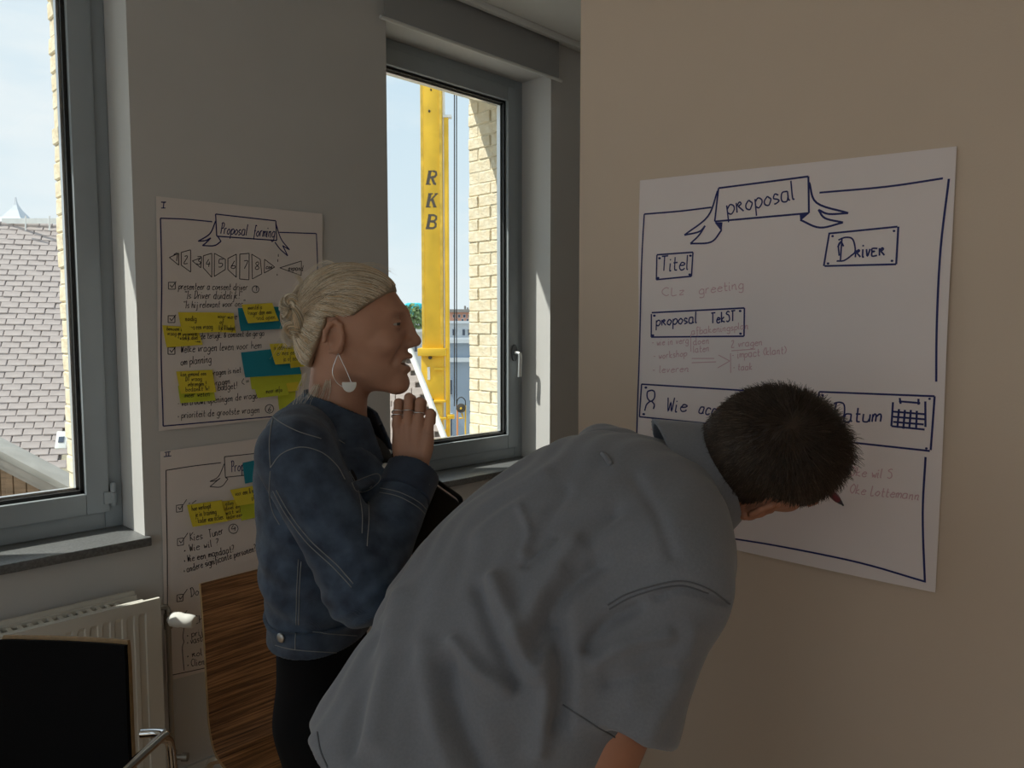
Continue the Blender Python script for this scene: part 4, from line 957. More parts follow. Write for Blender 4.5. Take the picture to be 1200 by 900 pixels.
def sdf_mesh(f, lo, hi, h, refine=1):
    lo = np.asarray(lo, float); hi = np.asarray(hi, float); B = 4
    nb = np.ceil((hi - lo) / (h * B)).astype(int); n = nb * B + 1
    ii = np.stack(np.meshgrid(*[np.arange(k) for k in nb], indexing='ij'), -1).reshape(-1, 3)
    cen = lo + (ii + .5) * B * h; dc = f(cen)
    act = np.abs(dc) < B * h * 1.25 + .004
    Vv = np.empty(n, np.float32)
    sg = np.where(dc > 0, 1.0, -1.0).reshape(nb)
    idx = [np.minimum(np.arange(k) // B, b - 1) for k, b in zip(n, nb)]
    Vv[:] = sg[np.ix_(*idx)]
    mk = np.zeros(n, bool)
    a = ii[act] * B
    for dx in range(B + 1):
        for dy in range(B + 1):
            for dz in range(B + 1): mk[a[:, 0] + dx, a[:, 1] + dy, a[:, 2] + dz] = True
    pi = np.argwhere(mk)
    vals = np.empty(len(pi))
    for s in range(0, len(pi), 400000): vals[s:s + 400000] = f(lo + pi[s:s + 400000] * h)
    Vv[mk] = vals
    # surface nets
    neg = Vv < 0; c = [slice(0, -1), slice(1, None)]
    cnt = sum(neg[c[i], c[j], c[k]].astype(np.int8) for i in (0, 1) for j in (0, 1) for k in (0, 1))
    cells = np.argwhere((cnt > 0) & (cnt < 8)); num = -np.ones(cnt.shape, np.int64); num[tuple(cells.T)] = np.arange(len(cells))
    acc = np.zeros((len(cells), 3)); w = np.zeros(len(cells))
    cor = [(i, j, k) for i in (0, 1) for j in (0, 1) for k in (0, 1)]
    for p in cor:
        for ax in range(3):
            if p[ax] == 0:
                q = list(p); q[ax] = 1
                va = Vv[tuple((cells + p).T)]; vb = Vv[tuple((cells + q).T)]; m_ = (va < 0) != (vb < 0)
                t = np.where(m_, va / np.where(m_, va - vb, 1), 0)
                pt = np.array(p, float)[None, :].repeat(len(cells), 0); pt[:, ax] += t
                acc[m_] += pt[m_]; w[m_] += 1
    pos = lo + (cells + acc / w[:, None]) * h
    F = []
    for ax in range(3):
        u, v = (ax + 1) % 3, (ax + 2) % 3
        s0 = [slice(None)] * 3; s1 = [slice(None)] * 3; s0[ax] = slice(0, -1); s1[ax] = slice(1, None)
        A = neg[tuple(s0)]; Bv = neg[tuple(s1)]; e = np.argwhere(A != Bv)
        e = e[(e[:, u] > 0) & (e[:, v] > 0) & (e[:, u] < n[u] - 1) & (e[:, v] < n[v] - 1)]
        if not len(e): continue
        flip = A[tuple(e.T)]
        q = []
        for du, dv in ((-1, -1), (0, -1), (0, 0), (-1, 0)):
            x = e.copy(); x[:, u] += du; x[:, v] += dv; q.append(num[tuple(x.T)])
        q = np.stack(q, 1); q[~flip] = q[~flip][:, ::-1]; F.append(q[(q >= 0).all(1)])
    F = np.vstack(F)
    for _ in range(refine):
        d = f(pos); e_ = h * .5
        g = np.stack([f(pos + np.eye(3)[i] * e_) - f(pos - np.eye(3)[i] * e_) for i in range(3)], 1) / (2 * e_)
        gl = (g * g).sum(1)[:, None] + 1e-6; st_ = d[:, None] * g / gl
        ln = np.linalg.norm(st_, axis=1)[:, None]; st_ *= np.minimum(1, .6 * h / (ln + 1e-9)); pos = pos - st_
    return pos, F
def sdf_grad(f, P, e=.002):
    g = np.stack([f(P + np.eye(3)[i] * e) - f(P - np.eye(3)[i] * e) for i in range(3)], 1)
    return g / (np.linalg.norm(g, axis=1)[:, None] + 1e-9)
def fast_mesh(name, V, F, m_, parent, smooth=True):
    """V in yaw frame"""
    V = W(V) - origin(parent); me = bpy.data.meshes.new(name); F = np.asarray(F)
    me.vertices.add(len(V)); me.vertices.foreach_set('co', V.astype(np.float32).ravel())
    k = F.shape[1]; me.loops.add(F.size); me.loops.foreach_set('vertex_index', F.astype(np.int32).ravel())
    me.polygons.add(len(F)); me.polygons.foreach_set('loop_start', np.arange(0, F.size, k, dtype=np.int32))
    me.update(calc_edges=True); me.validate()
    if smooth: me.polygons.foreach_set('use_smooth', [True] * len(me.polygons))
    for x in (m_ if isinstance(m_, list) else [m_]): me.materials.append(x)
    o = bpy.data.objects.new(name, me); COL.objects.link(o); o.parent = parent; ORG[o.name] = origin(parent).copy()
    return o
def join_vf(parts):
    V = []; F = []; n = 0
    for v, f_ in parts: V.append(v); F.append(f_ + n); n += len(v)
    return np.vstack(V), np.vstack(F)
# ---- a head in its own frame: x forward, y to the person's left, z up; origin between the ears
def head_sdf(Q, male=False, smile=True):
    y = np.abs(Q[:, 1]); S_ = np.stack([Q[:, 0], y, Q[:, 2]], 1)      # mirrored
    d = ell(Q, (.002, 0, .018), (.090, .074, .088))
    d = smin(d, ell(Q, (.036, 0, .022), (.063, .060, .060)), .03)
    d = smin(d, ell(Q, (.046, 0, -.030), (.055, .056, .083)), .03)
    d = smin(d, ell(Q, (.080, 0, -.056), (.028, .030, .036)), .02)
    d = smin(d, rc(S_, (.004, .049, -.066), (.084, .010, -.103), .018, .014), .025)
    d = smin(d, ell(Q, (.093, 0, -.101), (.019, .022, .019)), .014)
    d = smin(d, ell(S_, (.074, .041, -.026), (.026, .021, .020)), .014)
    if smile: d = smax(d, -chain(S_, [(.110, .017, -.026), (.098, .030, -.044), (.088, .034, -.062)], [.004, .004, .003], .004), .010)
    d = smin(d, ell(Q, (.084, 0, .032), (.022, .046, .011)), .016)
    d = smax(d, -ell(S_, (.106, .031, .011), (.017, .018, .0125)), .012)           # eye sockets
    c = (.0875, .0305, .0095)
    lid = smax(ell(S_, c, (.0148, .0150, .0142)), -(np.abs(S_[:, 2] - .0082 - .1 * (S_[:, 0] - .1)) - .0024), .002)
    d = smin(d, lid, .004)
    d = smin(d, rce(Q, (.104, 0, .024), (.121, 0, -.020), .0085, .0090, (0, 1, 0), .85), .012)
    d = smin(d, ell(Q, (.1235, 0, -.0235), (.0100, .0095, .0088)), .008)
    d = smin(d, ell(S_, (.1125, .0105, -.0285), (.0105, .0078, .0075)), .007)
    d = smax(d, -ell(S_, (.1165, .0065, -.0365), (.006, .0035, .004)), .003)        # nostrils
    cy = .026 if smile else .022; cz = -.046 if smile else -.056
    d = smin(d, chain(S_, [(.088, cy, cz), (.106, .011, -.0515), (.1115, .003, -.0515), (.1105, 0, -.053)], [.0032, .0046, .0052, .0050], .004), .006)
    d = smin(d, chain(S_, [(.088, cy, cz - .003), (.104, .012, -.071), (.1085, 0, -.0745)], [.0032, .0056, .0064], .004), .007)
    if smile: d = smax(d, -ell(Q, (.104, 0, -.0620), (.024, .0225, .0066)), .004)
    else: d = smax(d, -ell(Q, (.112, 0, -.0615), (.012, .018, .0015)), .003)
    # ears
    t = np.linspace(-.3, 4.9, 9); pts = [np.array([-.009 - .0145 * math.cos(a) + .0035 * math.sin(a), .078 + .006 * max(0, math.cos(a)), -.014 + .0262 * math.sin(a)]) for a in t]
    ear = chain(S_, pts, [.0040] * 9, .004)
    ear = smin(ear, ell(S_, (-.007, .074, -.016), (.014, .005, .023)), .006)
    ear = smin(ear, ell(S_, (-.002, .075, -.037), (.008, .005, .009)), .006)
    ear = smin(ear, rc(S_, (.004, .074, -.012), (.005, .075, -.026), .0045, .0045), .004)
    ear = smax(ear, -ell(S_, (-.006, .082, -.018), (.0085, .007, .014)), .004)
    return smin(d, ear, .006)
def hand_parts(wr, d, n, t, s=1.0, curl=((10, 75, 45),) * 4, thumb=None, spread=1.0):
    """wr wrist, d towards the fingers, n back-of-hand normal, t thumb side; returns list of (joints, radii)"""
    d, n, t = nrm(d), nrm(n), nrm(t); wr = np.asarray(wr, float); out = []
    base = [(.084, .0290), (.088, .0095), (.084, -.0100), (.075, -.0285)]
    ln = [(.043, .026, .021), (.047, .030, .022), (.044, .028, .022), (.034, .021, .019)]
    kn = []
    for (a, b), L_, c in zip(base, ln, curl):
        p = wr + s * (d * a + t * b); kn.append(p); J = [p]; ang = 0.0; dd = nrm(d + t * b * 2.0 * spread)
        for l_, cc in zip(L_, c):
            ang += math.radians(cc); v = dd * math.cos(ang) - n * math.sin(ang); p = p + v * l_ * s; J.append(p)
        out.append((J, [.0092 * s, .0083 * s, .0074 * s, .0062 * s]))
    tb = thumb or [(.030, .030, -.008), (.062, .052, -.018), (.088, .058, -.026)]
    J = [wr + s * (d * .012 + t * .016 - n * .004)] + [wr + s * (d * a + t * b + n * c) for a, b, c in tb]
    out.append((J, [.014 * s, .0125 * s, .0100 * s, .0082 * s]))
    return kn, out
def hand_sdf(P, wr, d, n, t, s=1.0, **k):
    kn, fg = hand_parts(wr, d, n, t, s, **k); d, n, t = nrm(d), nrm(n), nrm(t); wr = np.asarray(wr, float)
    R = np.stack([d, t, n]); g = ell(P, wr + s * (d * .050 - n * .004), (.052 * s, .038 * s, .0155 * s), R)
    for i, q in enumerate(kn): g = smin(g, rc(P, wr + s * (d * .012 + t * (.016 - .011 * i)), q - d * .004, .0125 * s, .0090 * s), .007 * s)
    for J, r in fg[:4]: g = smin(g, chain(P, J, r, .003), .003 * s)
    th = chain(P, fg[4][0], fg[4][1], .006); g = smin(g, th, .010 * s)
    return g
# ------------------------------------------------------------------ the woman
mat('skin_light', (.50, .27, .185), .52, var=.06, vscale=25, bump=.08, bscale=120, spec=.35, sss=.08)
mat('skin_tan', (.46, .21, .13), .5, var=.06, vscale=25, bump=.08, bscale=150, spec=.35, sss=.06)
mat('lip', (.42, .15, .12), .45)
mat('eye_white', (.50, .46, .43), .3); mat('iris', (.05, .045, .04), .1); mat('tooth', (.80, .77, .70), .25)
mat('hair_blonde', (.70, .58, .43), .40, col2=(.90, .82, .69), vscale=40, spec=.5, stretch=(1, 1, 1))
mat('hair_gold', (.62, .43, .24), .40, col2=(.74, .56, .36), vscale=50)
mat('hair_blonde_dark', (.30, .235, .16), .55, col2=(.48, .39, .28), vscale=30)
def denim(name, c1, c2):
    m = mat(name, c1, .85, col2=c2, vscale=30, bump=.0, sheen=.15, detail=8)
    n = m.node_tree.nodes; l = m.node_tree.links; b = n['Principled BSDF']
    t = n.new('ShaderNodeTexCoord'); wv = n.new('ShaderNodeTexWave'); wv.inputs['Scale'].default_value = 330; wv.inputs['Distortion'].default_value = .6; wv.wave_type = 'BANDS'; wv.bands_direction = 'DIAGONAL'
    bp = n.new('ShaderNodeBump'); bp.inputs['Strength'].default_value = .25; bp.inputs['Distance'].default_value = .001
    l.new(t.outputs['Object'], wv.inputs['Vector']); l.new(wv.outputs['Fac'], bp.inputs['Height']); l.new(bp.outputs[0], b.inputs['Normal'])
    return m
denim('denim', (.016, .028, .056), (.062, .095, .150))
denim('denim_dark', (.014, .022, .045), (.030, .048, .085))
mat('stitch', (.26, .27, .28), .9); mat('metal_button', (.42, .42, .42), .35, metal=.9)
mat('black_cloth', (.004, .004, .005), .95, bump=.15, bscale=200, spec=.2)
mat('black_top', (.010, .010, .013), .85)
mat('silver', (.75, .75, .74), .2, metal=1.0); mat('shell_white', (.72, .70, .66), .35)
mat('leather_black', (.007, .007, .008), .55, bump=.2, bscale=120)
D0 = 1.40
HO = Lp(408, 385, D0)                              # head origin
hl = lambda P: P - HO                              # faces right: head frame == yaw frame (y = away from camera = her left)
foot = np.array([Lp(385, 760, D0)[0], D0, 0.0])
woman = empty('person', W(foot)); tag(woman, 'person with blonde hair in a bun and a denim jacket, hand at chin', 'person')
# key points
NB = Lp(393, 497, D0 + .0)                         # neck base
shN = Lp(347, 533, 1.235); shF = Lp(362, 528, 1.565)
elN = Lp(425, 688, 1.185); wrN = Lp(483, 556, 1.335)
elF = Lp(410, 722, 1.67); wrF = Lp(462, 660, 1.60)
hipC = Lp(377, 790, D0); chest = Lp(381, 600, D0)
handN = dict(wr=wrN + np.array([0, 0, .006]), d=(.02, .03, 1), n=(-.05, -1, .10), t=(-1, .08, .05), s=.98, curl=((28, 62, 40), (16, 78, 50), (14, 80, 50), (20, 76, 45)), thumb=[(.035, .026, -.030), (.070, .034, -.042), (.098, .036, -.040)], spread=.8)
dF = nrm(wrF - elF)
handF = dict(wr=wrF, d=nrm(dF + np.array([.2, 0, .25])), n=(.3, .8, .35), t=(.1, -.5, .85), s=.98, curl=((30, 50, 30),) * 4)
def neck_w(P):
    d = rc(P, HO + np.array([-.014, 0, -.045]), NB + np.array([0, 0, -.02]), .051, .056)
    return d
def skinW(P):
    d = head_sdf(hl(P)); d = smin(d, neck_w(P), .022)
    d = smin(d, ell(P, NB + np.array([.01, 0, -.10]), (.085, .15, .085)), .05)
    return d
def armW(P):
    d = rc(P, elN, wrN, .040, .026); d = smin(d, hand_sdf(P, **handN), .014); return d
def armWF(P):
    d = rc(P, elF, wrF, .038, .026); return smin(d, hand_sdf(P, **handF), .014)
v1 = sdf_mesh(skinW, HO + np.array([-.12, -.20, -.38]), HO + np.array([.16, .20, .14]), .0027)
v2 = sdf_mesh(armW, np.minimum(elN, wrN) - .06, np.maximum(elN, wrN) + np.array([.07, .12, .17]), .0022)
v3 = sdf_mesh(armWF, np.minimum(elF, wrF) - .07, np.maximum(elF, wrF) + np.array([.14, .1, .16]), .0035)
def lowW(P):
    S_ = P - foot; y = np.abs(S_[:, 1]); Q = np.stack([S_[:, 0], y, S_[:, 2]], 1)
    d = ell(Q, (-.01, 0, 1.22), (.070, .115, .24)); d = smin(d, ell(Q, (-.005, 0, .93), (.066, .115, .13)), .06)
    d = smin(d, chain(Q, [(.012, .072, .88), (.018, .078, .48), (-.005, .078, .08)], [.060, .046, .036], .04), .03)
    d = smin(d, rce(Q, (-.04, .09, .045), (.15, .10, .030), .036, .028, (0, 0, 1), .8), .03)
    for a, b in ((shN, elN), (shF, elF)): d = smin(d, rc(P, a, b, .046, .040), .03)
    return d
v4 = sdf_mesh(lowW, foot + np.array([-.22, -.30, -.01]), foot + np.array([.26, .32, 1.52]), .009)
V, F = join_vf([v1, v2, v3, v4])
body = fast_mesh('body', V, F, MAT['skin_light'], woman)
# eyes, brows, lips, teeth
for sy in (-1, 1):
    m = MB(); c = HO + np.array([.0875, sy * .0305, .0095]); m.lathe([(0.0001, -.0122)] + [(.0122 * math.cos(a), .0122 * math.sin(a)) for a in np.linspace(-1.4, 1.4, 12)] + [(.0001, .0122)], W(c), RIGHT + .15 * FWD * sy, n=18); e = m.build('eye', MAT['eye_white'], woman, smooth=True)
    m = MB(); m.lathe([(.0078, .0098), (.0060, .0115), (.0030, .0126), (.0002, .0129)], W(c), RIGHT + .15 * FWD * sy, n=16); m.build('iris', MAT['iris'], e, smooth=True)
    m = MB(); P = [HO + np.array(p) for p in ((.0985, sy * .016, .026), (.0985, sy * .028, .0305), (.091, sy * .042, .0305), (.080, sy * .050, .0255))]; m.tube(W(np.array(smooth_path(P, 4))), [.0022] * 7 + [.0014] * 6, 6); m.build('eyebrow', MAT['hair_blonde_dark'], woman, smooth=True)
m = MB()
arc = [(HO + np.array([.1040 - .018 * (1 - math.cos(a)), .021 * math.sin(a), 0])) for a in np.linspace(-1.15, 1.15, 13)]
for i in range(12):
    a, b = arc[i], arc[i + 1]; t_ = nrm(b - a); c = (a + b) / 2 + np.array([0, 0, -.0588]); Rm = np.stack([W(np.cross(t_, [0, 0, 1.0])), W(t_), [0, 0, 1.0]], 1)
    m.box(W(c), (.004, np.linalg.norm(b - a) * .95, .0075), Rm)
teeth = m.build('teeth', MAT['tooth'], woman, bevel=.0008, seg=1); teeth['kind'] = 'stuff'
# ---- hair: cap plus combed strands running back to the bun
BUN = Lp(349, 372, D0 - .035)
def scalp(P): 
    Q = hl(P); d = ell(Q, (.000, 0, .022), (.094, .079, .091)); return smin(d, ell(Q, (.030, 0, .030), (.066, .064, .062)), .03)
def hairline(Q):
    """>0 inside the hair region"""
    x, y, z = Q[:, 0], np.abs(Q[:, 1]), Q[:, 2]
    front = .090 - 1.25 * np.maximum(0, .068 - z) - .1 * y         # recedes towards the temple
    front = np.where(z < .020, -.022 - .5 * np.maximum(0, .010 - z), front)
    return np.minimum(front - x, z + .074 + .25 * (x + .05))
def hair_cap(P):
    Q = hl(P); d = scalp(P) - .004
    low = ell(Q, (-.052, 0, -.035), (.040, .060, .052)); d = smin(d, low, .03)
    w = .0035 * np.sin(Q[:, 2] * 260 + 3 * np.sin(Q[:, 0] * 60)) * np.clip(-Q[:, 0] * 20 + 1.4, .25, 1)
    return smax(d + w * .35, -hairline(Q), .008)
hv = sdf_mesh(hair_cap, HO + np.array([-.13, -.11, -.11]), HO + np.array([.13, .11, .14]), .0028)
hair = fast_mesh('hair', hv[0], hv[1], MAT['hair_blonde_dark'], woman)
npr = np.random.RandomState(3)
def surf(P): 
    Q = hl(P); return smin(scalp(P) - .004, ell(Q, (-.052, 0, -.035), (.040, .060, .052)), .03)
def grow(starts, target_f, steps, step, lift0, lift1):
    P = starts.copy(); path = [P.copy()]
    for i in range(steps):
        tg = target_f(P, i); dv = tg - P; ln = np.linalg.norm(dv, axis=1)[:, None]; P = P + dv / (ln + 1e-9) * np.minimum(step, ln)
        g = sdf_grad(surf, P); d = surf(P); P = P - g * (d - (lift0 + (lift1 - lift0) * i / steps))[:, None]
        path.append(P.copy())
    return np.stack(path, 1)
def strands_mesh(name, paths, w0, m_, parent, tri=True):
    """paths (n,k,3) yaw frame -> thin 3-sided strands"""
    n, k, _ = paths.shape
    T = np.gradient(paths, axis=1); T /= (np.linalg.norm(T, axis=2, keepdims=True) + 1e-9)
    up = np.array([.13, .42, .9]); A = np.cross(T, up); A /= (np.linalg.norm(A, axis=2, keepdims=True) + 1e-9); B = np.cross(T, A)
    tap = np.linspace(1, .35, k)[None, :, None]; w = (w0 * np.ones(n))[:, None, None] * tap
    ring = [paths + (A * math.cos(a) + B * math.sin(a)) * w for a in (0, 2.094, 4.189)]
    V = np.stack(ring, 2).reshape(-1, 3); F = []
    base = (np.arange(n) * k * 3)[:, None] + (np.arange(k - 1) * 3)[None, :]
    for j in range(3):
        j2 = (j + 1) % 3; F.append(np.stack([base + j, base + j2, base + 3 + j2, base + 3 + j], -1).reshape(-1, 4))
    return fast_mesh(name, V, np.vstack(F), m_, parent)
cand = npr.normal(size=(26000, 3)); cand /= np.linalg.norm(cand, axis=1)[:, None]; cand = HO + np.array([.0, 0, .01]) + cand * .115
for _ in range(4): g = sdf_grad(surf, cand); cand = cand - g * surf(cand)[:, None]
hh = hairline(hl(cand)); cand = cand[(hh > .002)]
fr = hairline(hl(cand)); keep = npr.rand(len(cand)) < np.where(fr < .02, 1.0, .55); cand = cand[keep][:7500]
off = npr.normal(size=(len(cand), 3)) * .010
swirl = np.where(hl(cand)[:, 2] > .02, .55, .15)[:, None]
def tgt(P, i):
    up = np.zeros_like(P); fade = max(0, 1 - i / 10); up[:, 2] = swirl[:, 0] * .10 * fade; up[:, 0] = -.05 * fade
    return BUN + off + up
ph = grow(cand, tgt, 20, .0105, .0008, .0035)
ph += (npr.normal(size=(len(cand), 1, 3)) * .0005) + .0007 * np.sin(np.linspace(0, 9, ph.shape[1])[None, :, None] + npr.rand(len(cand), 1, 1) * 6) * npr.normal(size=(len(cand), 1, 3)) * .4
sel = npr.rand(len(ph))
for msk, mm in ((sel < .5, 'hair_blonde'), ((sel >= .5) & (sel < .78), 'hair_gold'), (sel >= .78, 'hair_blonde_dark')): strands_mesh('hair_strands', ph[msk], .00055, MAT[mm], woman)['kind'] = 'stuff'
# bun: twisted coils of strands
bp_ = []
def coil(c, R_, r_, tilt, turns, n, ph0, k=34):
    out = []
    ax = nrm(tilt); u = nrm(np.cross(ax, [0, 1.0, .2])); v = np.cross(ax, u)
    for i in range(n):
        a = np.linspace(0, 2 * math.pi * turns, k) + ph0; b = npr.rand() * 6.28 + a * 1.3; rr = r_ * math.sqrt(npr.rand())
        R2 = R_ + rr * np.cos(b); out.append(c + (np.cos(a) * R2)[:, None] * u + (np.sin(a) * R2 * 1.25)[:, None] * v + (rr * np.sin(b))[:, None] * ax)
    return np.array(out)
Bc = Lp(344, 370, D0 - .035)
bs = np.vstack([coil(Bc, .021, .013, (-.7, -.6, .1), 1.1, 420, .3), coil(Bc + np.array([.004, -.004, -.03]), .013, .011, (-.6, -.5, -.6), 1.0, 260, 1.5), coil(Bc + np.array([-.004, -.006, .016]), .013, .010, (-.5, -.8, .4), .95, 240, 2.0)])
sel = npr.rand(len(bs))
for msk, mm in ((sel < .4, 'hair_blonde'), ((sel >= .4) & (sel < .8), 'hair_gold'), (sel >= .8, 'hair_blonde_dark')): strands_mesh('hair_bun', bs[msk], .00065, MAT[mm], woman)['kind'] = 'stuff'
# bun loops and flyaways
def lock(pts, n, spread, k=5, w=.0006):
    P = smooth_path(np.array(pts), k); t = np.linspace(0, 1, len(P))[:, None]
    return np.array([P + npr.normal(size=3) * spread * (.4 + t * 1.2) + .12 * spread * np.sin(t * 4 + npr.rand() * 6) * npr.normal(size=3) for _ in range(n)])
def lk(px, D=D0 - .035): return [Lp(x, y, D) for x, y in px]
locks = [lock(lk([(352, 355), (344, 362), (336, 378), (333, 392), (339, 404), (346, 398)]), 60, .0022), lock(lk([(356, 358), (352, 342), (354, 332), (351, 326), (349, 322)]), 45, .0016), lock(lk([(350, 360), (342, 352), (346, 340), (352, 334), (355, 338)]), 40, .0016),
         lock(lk([(346, 372), (338, 366), (337, 352), (345, 345), (352, 350)]), 50, .0018), lock(lk([(357, 440), (352, 455), (350, 470), (346, 482)], D0 - .05), 18, .0050), lock(lk([(372, 452), (366, 466), (360, 478), (358, 488)], D0 - .055), 22, .0055), lock(lk([(384, 446), (380, 462), (372, 478)], D0 - .058), 16, .0050),
         lock(lk([(345, 385), (335, 395), (328, 408)], D0 - .03), 10, .006), lock(lk([(395, 310), (380, 306), (362, 318), (350, 335)], D0), 10, .003), lock(lk([(420, 310), (440, 310), (458, 318)], D0), 12, .003)]
kmax = max(l_.shape[1] for l_ in locks)
locks = [np.stack([np.array([np.interp(np.linspace(0, 1, kmax), np.linspace(0, 1, s_.shape[0]), s_[:, c]) for c in range(3)]).T for s_ in l_]) for l_ in locks]
strands_mesh('loose_locks', np.vstack(locks), .00042, MAT['hair_blonde'], woman)['kind'] = 'stuff'
# earring: thin hoop wire with a half-disc of white shell
ec = HO + np.array([.000, -.083, -.043]); eb = Lp(410, 458, D0 - .083)
m = MB(); m.tube(W(smooth_path([ec, ec + np.array([-.010, -.002, -.030]), (ec + eb) / 2 + np.array([-.013, 0, -.018]), eb + np.array([-.006, 0, .004]), eb + np.array([.003, 0, .002]), (ec + eb) / 2 + np.array([.010, 0, -.012]), ec], 6)), .0008, 6); er = m.build('earring', MAT['silver'], woman, smooth=True)
pts = [eb + np.array([.0125 * math.cos(a) - .001, -.0015, .012 + .0145 * math.sin(a)]) for a in np.linspace(math.pi * .93, 2.07 * math.pi, 12)]
m = MB(); m.prism([W(p) for p in pts], W(np.array([0, .003, 0]))); m.build('earring_disc', MAT['shell_white'], er, bevel=.0006)
# ---- clothes
def trous(P):
    S_ = P - foot; y = np.abs(S_[:, 1]); Q = np.stack([S_[:, 0], y, S_[:, 2]], 1)
    d = np.maximum(rce(Q, (-.010, 0, .90), (-.010, 0, 1.16), .080, .077, (0, 1, 0), 1.72), Q[:, 2] - 1.13); d = smin(d, chain(Q, [(.012, .075, .88), (.018, .078, .50), (-.005, .078, .07)], [.078, .068, .064], .04), .05)
    return np.maximum(d, .055 - S_[:, 2])
tv = sdf_mesh(trous, foot + np.array([-.2, -.28, .03]), foot + np.array([.2, .28, 1.2]), .008)
fast_mesh('trousers', tv[0], tv[1], MAT['black_cloth'], woman)
def shoes(P):
    S_ = P - foot; Q = np.stack([S_[:, 0], np.abs(S_[:, 1]), S_[:, 2]], 1)
    d = rce(Q, (-.045, .09, .045), (.16, .105, .033), .043, .034, (0, 0, 1), .85); return np.maximum(smin(d, rc(Q, (-.03, .09, .05), (-.025, .088, .12), .045, .05), .03), -S_[:, 2] + .0)
sv = sdf_mesh(shoes, foot + np.array([-.15, -.2, -.01]), foot + np.array([.26, .2, .2]), .006)
fast_mesh('shoes', sv[0], sv[1], MAT['leather_black'], woman)
def topw(P):
    d = ell(P, NB + np.array([.014, 0, -.100]), (.093, .156, .094)); return np.maximum(d, -neck_w(P) + .004) 
tv = sdf_mesh(topw, NB + np.array([-.15, -.19, -.36]), NB + np.array([.16, .19, .05]), .006)
fast_mesh('black_top', tv[0], tv[1], MAT['black_top'], woman)
hem = Lp(372, 766, 1.265)[2]
def jacket_solid(P):
    d = ell(P, chest + np.array([-.002, 0, -.01]), (.117, .158, .185))
    d = smin(d, ell(P, Lp(371, 545, D0), (.100, .135, .085)), .05)
    d = smin(d, rc(P, Lp(350, 512, 1.29), Lp(362, 508, 1.52), .056, .056), .05)
    d = smin(d, rce(P, Lp(380, 680, D0), Lp(375, 760, D0), .088, .083, (0, 1, 0), 1.72), .07)
    d = smin(d, ell(P, Lp(414, 566, 1.335), (.062, .065, .075)), .03); d = smin(d, ell(P, Lp(414, 566, 1.465), (.062, .065, .075)), .03)
    a = smin(rc(P, shN, elN, .066, .056), rc(P, elN, wrN - np.array([0, 0, .008]), .055, .044), .030)
    b = smin(rc(P, shF, elF, .064, .056), rc(P, elF, wrF, .055, .044), .03)
    # soft folds round the elbow
    q = P - elN; fold = .0038 * np.sin(q[:, 2] * 165 - q[:, 0] * 120) * np.exp(-(q * q).sum(1) / .0045)
    q2 = P - (shN + elN) / 2; fold += .0018 * np.sin(q2[:, 2] * 120 + q2[:, 0] * 150) * np.exp(-(q2 * q2).sum(1) / .012)
    d = smin(d, a + fold, .022); d = smin(d, b, .022)
    q3 = P - Lp(340, 690, D0 - .1); d += .003 * np.sin(q3[:, 2] * 110 + q3[:, 0] * 40) * np.exp(-(q3 * q3).sum(1) / .015)
    return d
jlo = np.array([shN[0] - .11, 1.05, hem - .02]); jhi = np.array([wrF[0] + .1, 1.76, NB[2] + .06])
# cut by the cuff plane only near the near wrist
def jacket(P, _j=jacket_solid):
    d = np.maximum(_j(P), hem - P[:, 2])
    for e_, w_ in ((elN, wrN), (elF, wrF)):
        f_ = nrm(w_ - e_); q = P - w_; near = (q * q).sum(1) < .12 ** 2
        d = np.where(near, np.maximum(d, q @ f_ + .002), d)
        d = np.maximum(d, -rc(P, e_ + f_ * .12, w_ + f_ * .05, .031, .037))
    n = smin(neck_w(P) - .004, ell(P, NB + np.array([.046, .01, -.065]), (.060, .030, .085)), .02)
    return smax(d, -n, .006)
jv = sdf_mesh(jacket, jlo, jhi, .0042)
jack = fast_mesh('denim_jacket', jv[0], jv[1], MAT['denim'], woman)
# helpers that lay trim on a garment: pixel polylines are dropped on the surface
def bvh_of(o):
    me = o.data; n = len(me.vertices); co = np.empty(n * 3, np.float32); me.vertices.foreach_get('co', co); co = co.reshape(-1, 3) + origin(o)
    return BVHTree.FromPolygons([tuple(c) for c in co.astype(float)], [tuple(p.vertices) for p in me.polygons])
def drape(bv, pts, k=8, off=.0008):
    out = []
    for p in smooth_path(np.array(pts, float), k):
        d = W(ray(p[0], p[1])); hit, nn, _, _ = bv.ray_cast(Vector(CAM), Vector(d))
        if hit is not None: out.append(np.array(hit) + np.array(nn) * off * (1 if np.dot(nn, d) < 0 else -1))
    return np.array(out)
jb = bvh_of(jack)
seams = [[(318, 487), (330, 496), (350, 506), (376, 514)], [(322, 483), (318, 500), (316, 520), (317, 548)], [(317, 548), (330, 532), (352, 524), (376, 530), (394, 545), (404, 562)], [(317, 552), (316, 580), (320, 600), (328, 615)],
         [(320, 575), (336, 604), (360, 636), (390, 664), (412, 688)], [(324, 574), (340, 602), (364, 633), (394, 661), (414, 684)], [(350, 655), (348, 690), (347, 732)], [(353, 658), (351, 690), (350, 732)], [(446, 572), (468, 577), (490, 588), (502, 600)], [(445, 577), (467, 582), (489, 594), (500, 605)],
         [(409, 552), (418, 570), (424, 600), (424, 625)], [(432, 588), (432, 610), (430, 640)]]
for sm_ in seams:
    P = drape(jb, sm_)
    if len(P) > 2: 
        mb = MB(); mb.tube(P, .0008, 5); mb.build('seam', MAT['stitch'], jack, smooth=True)
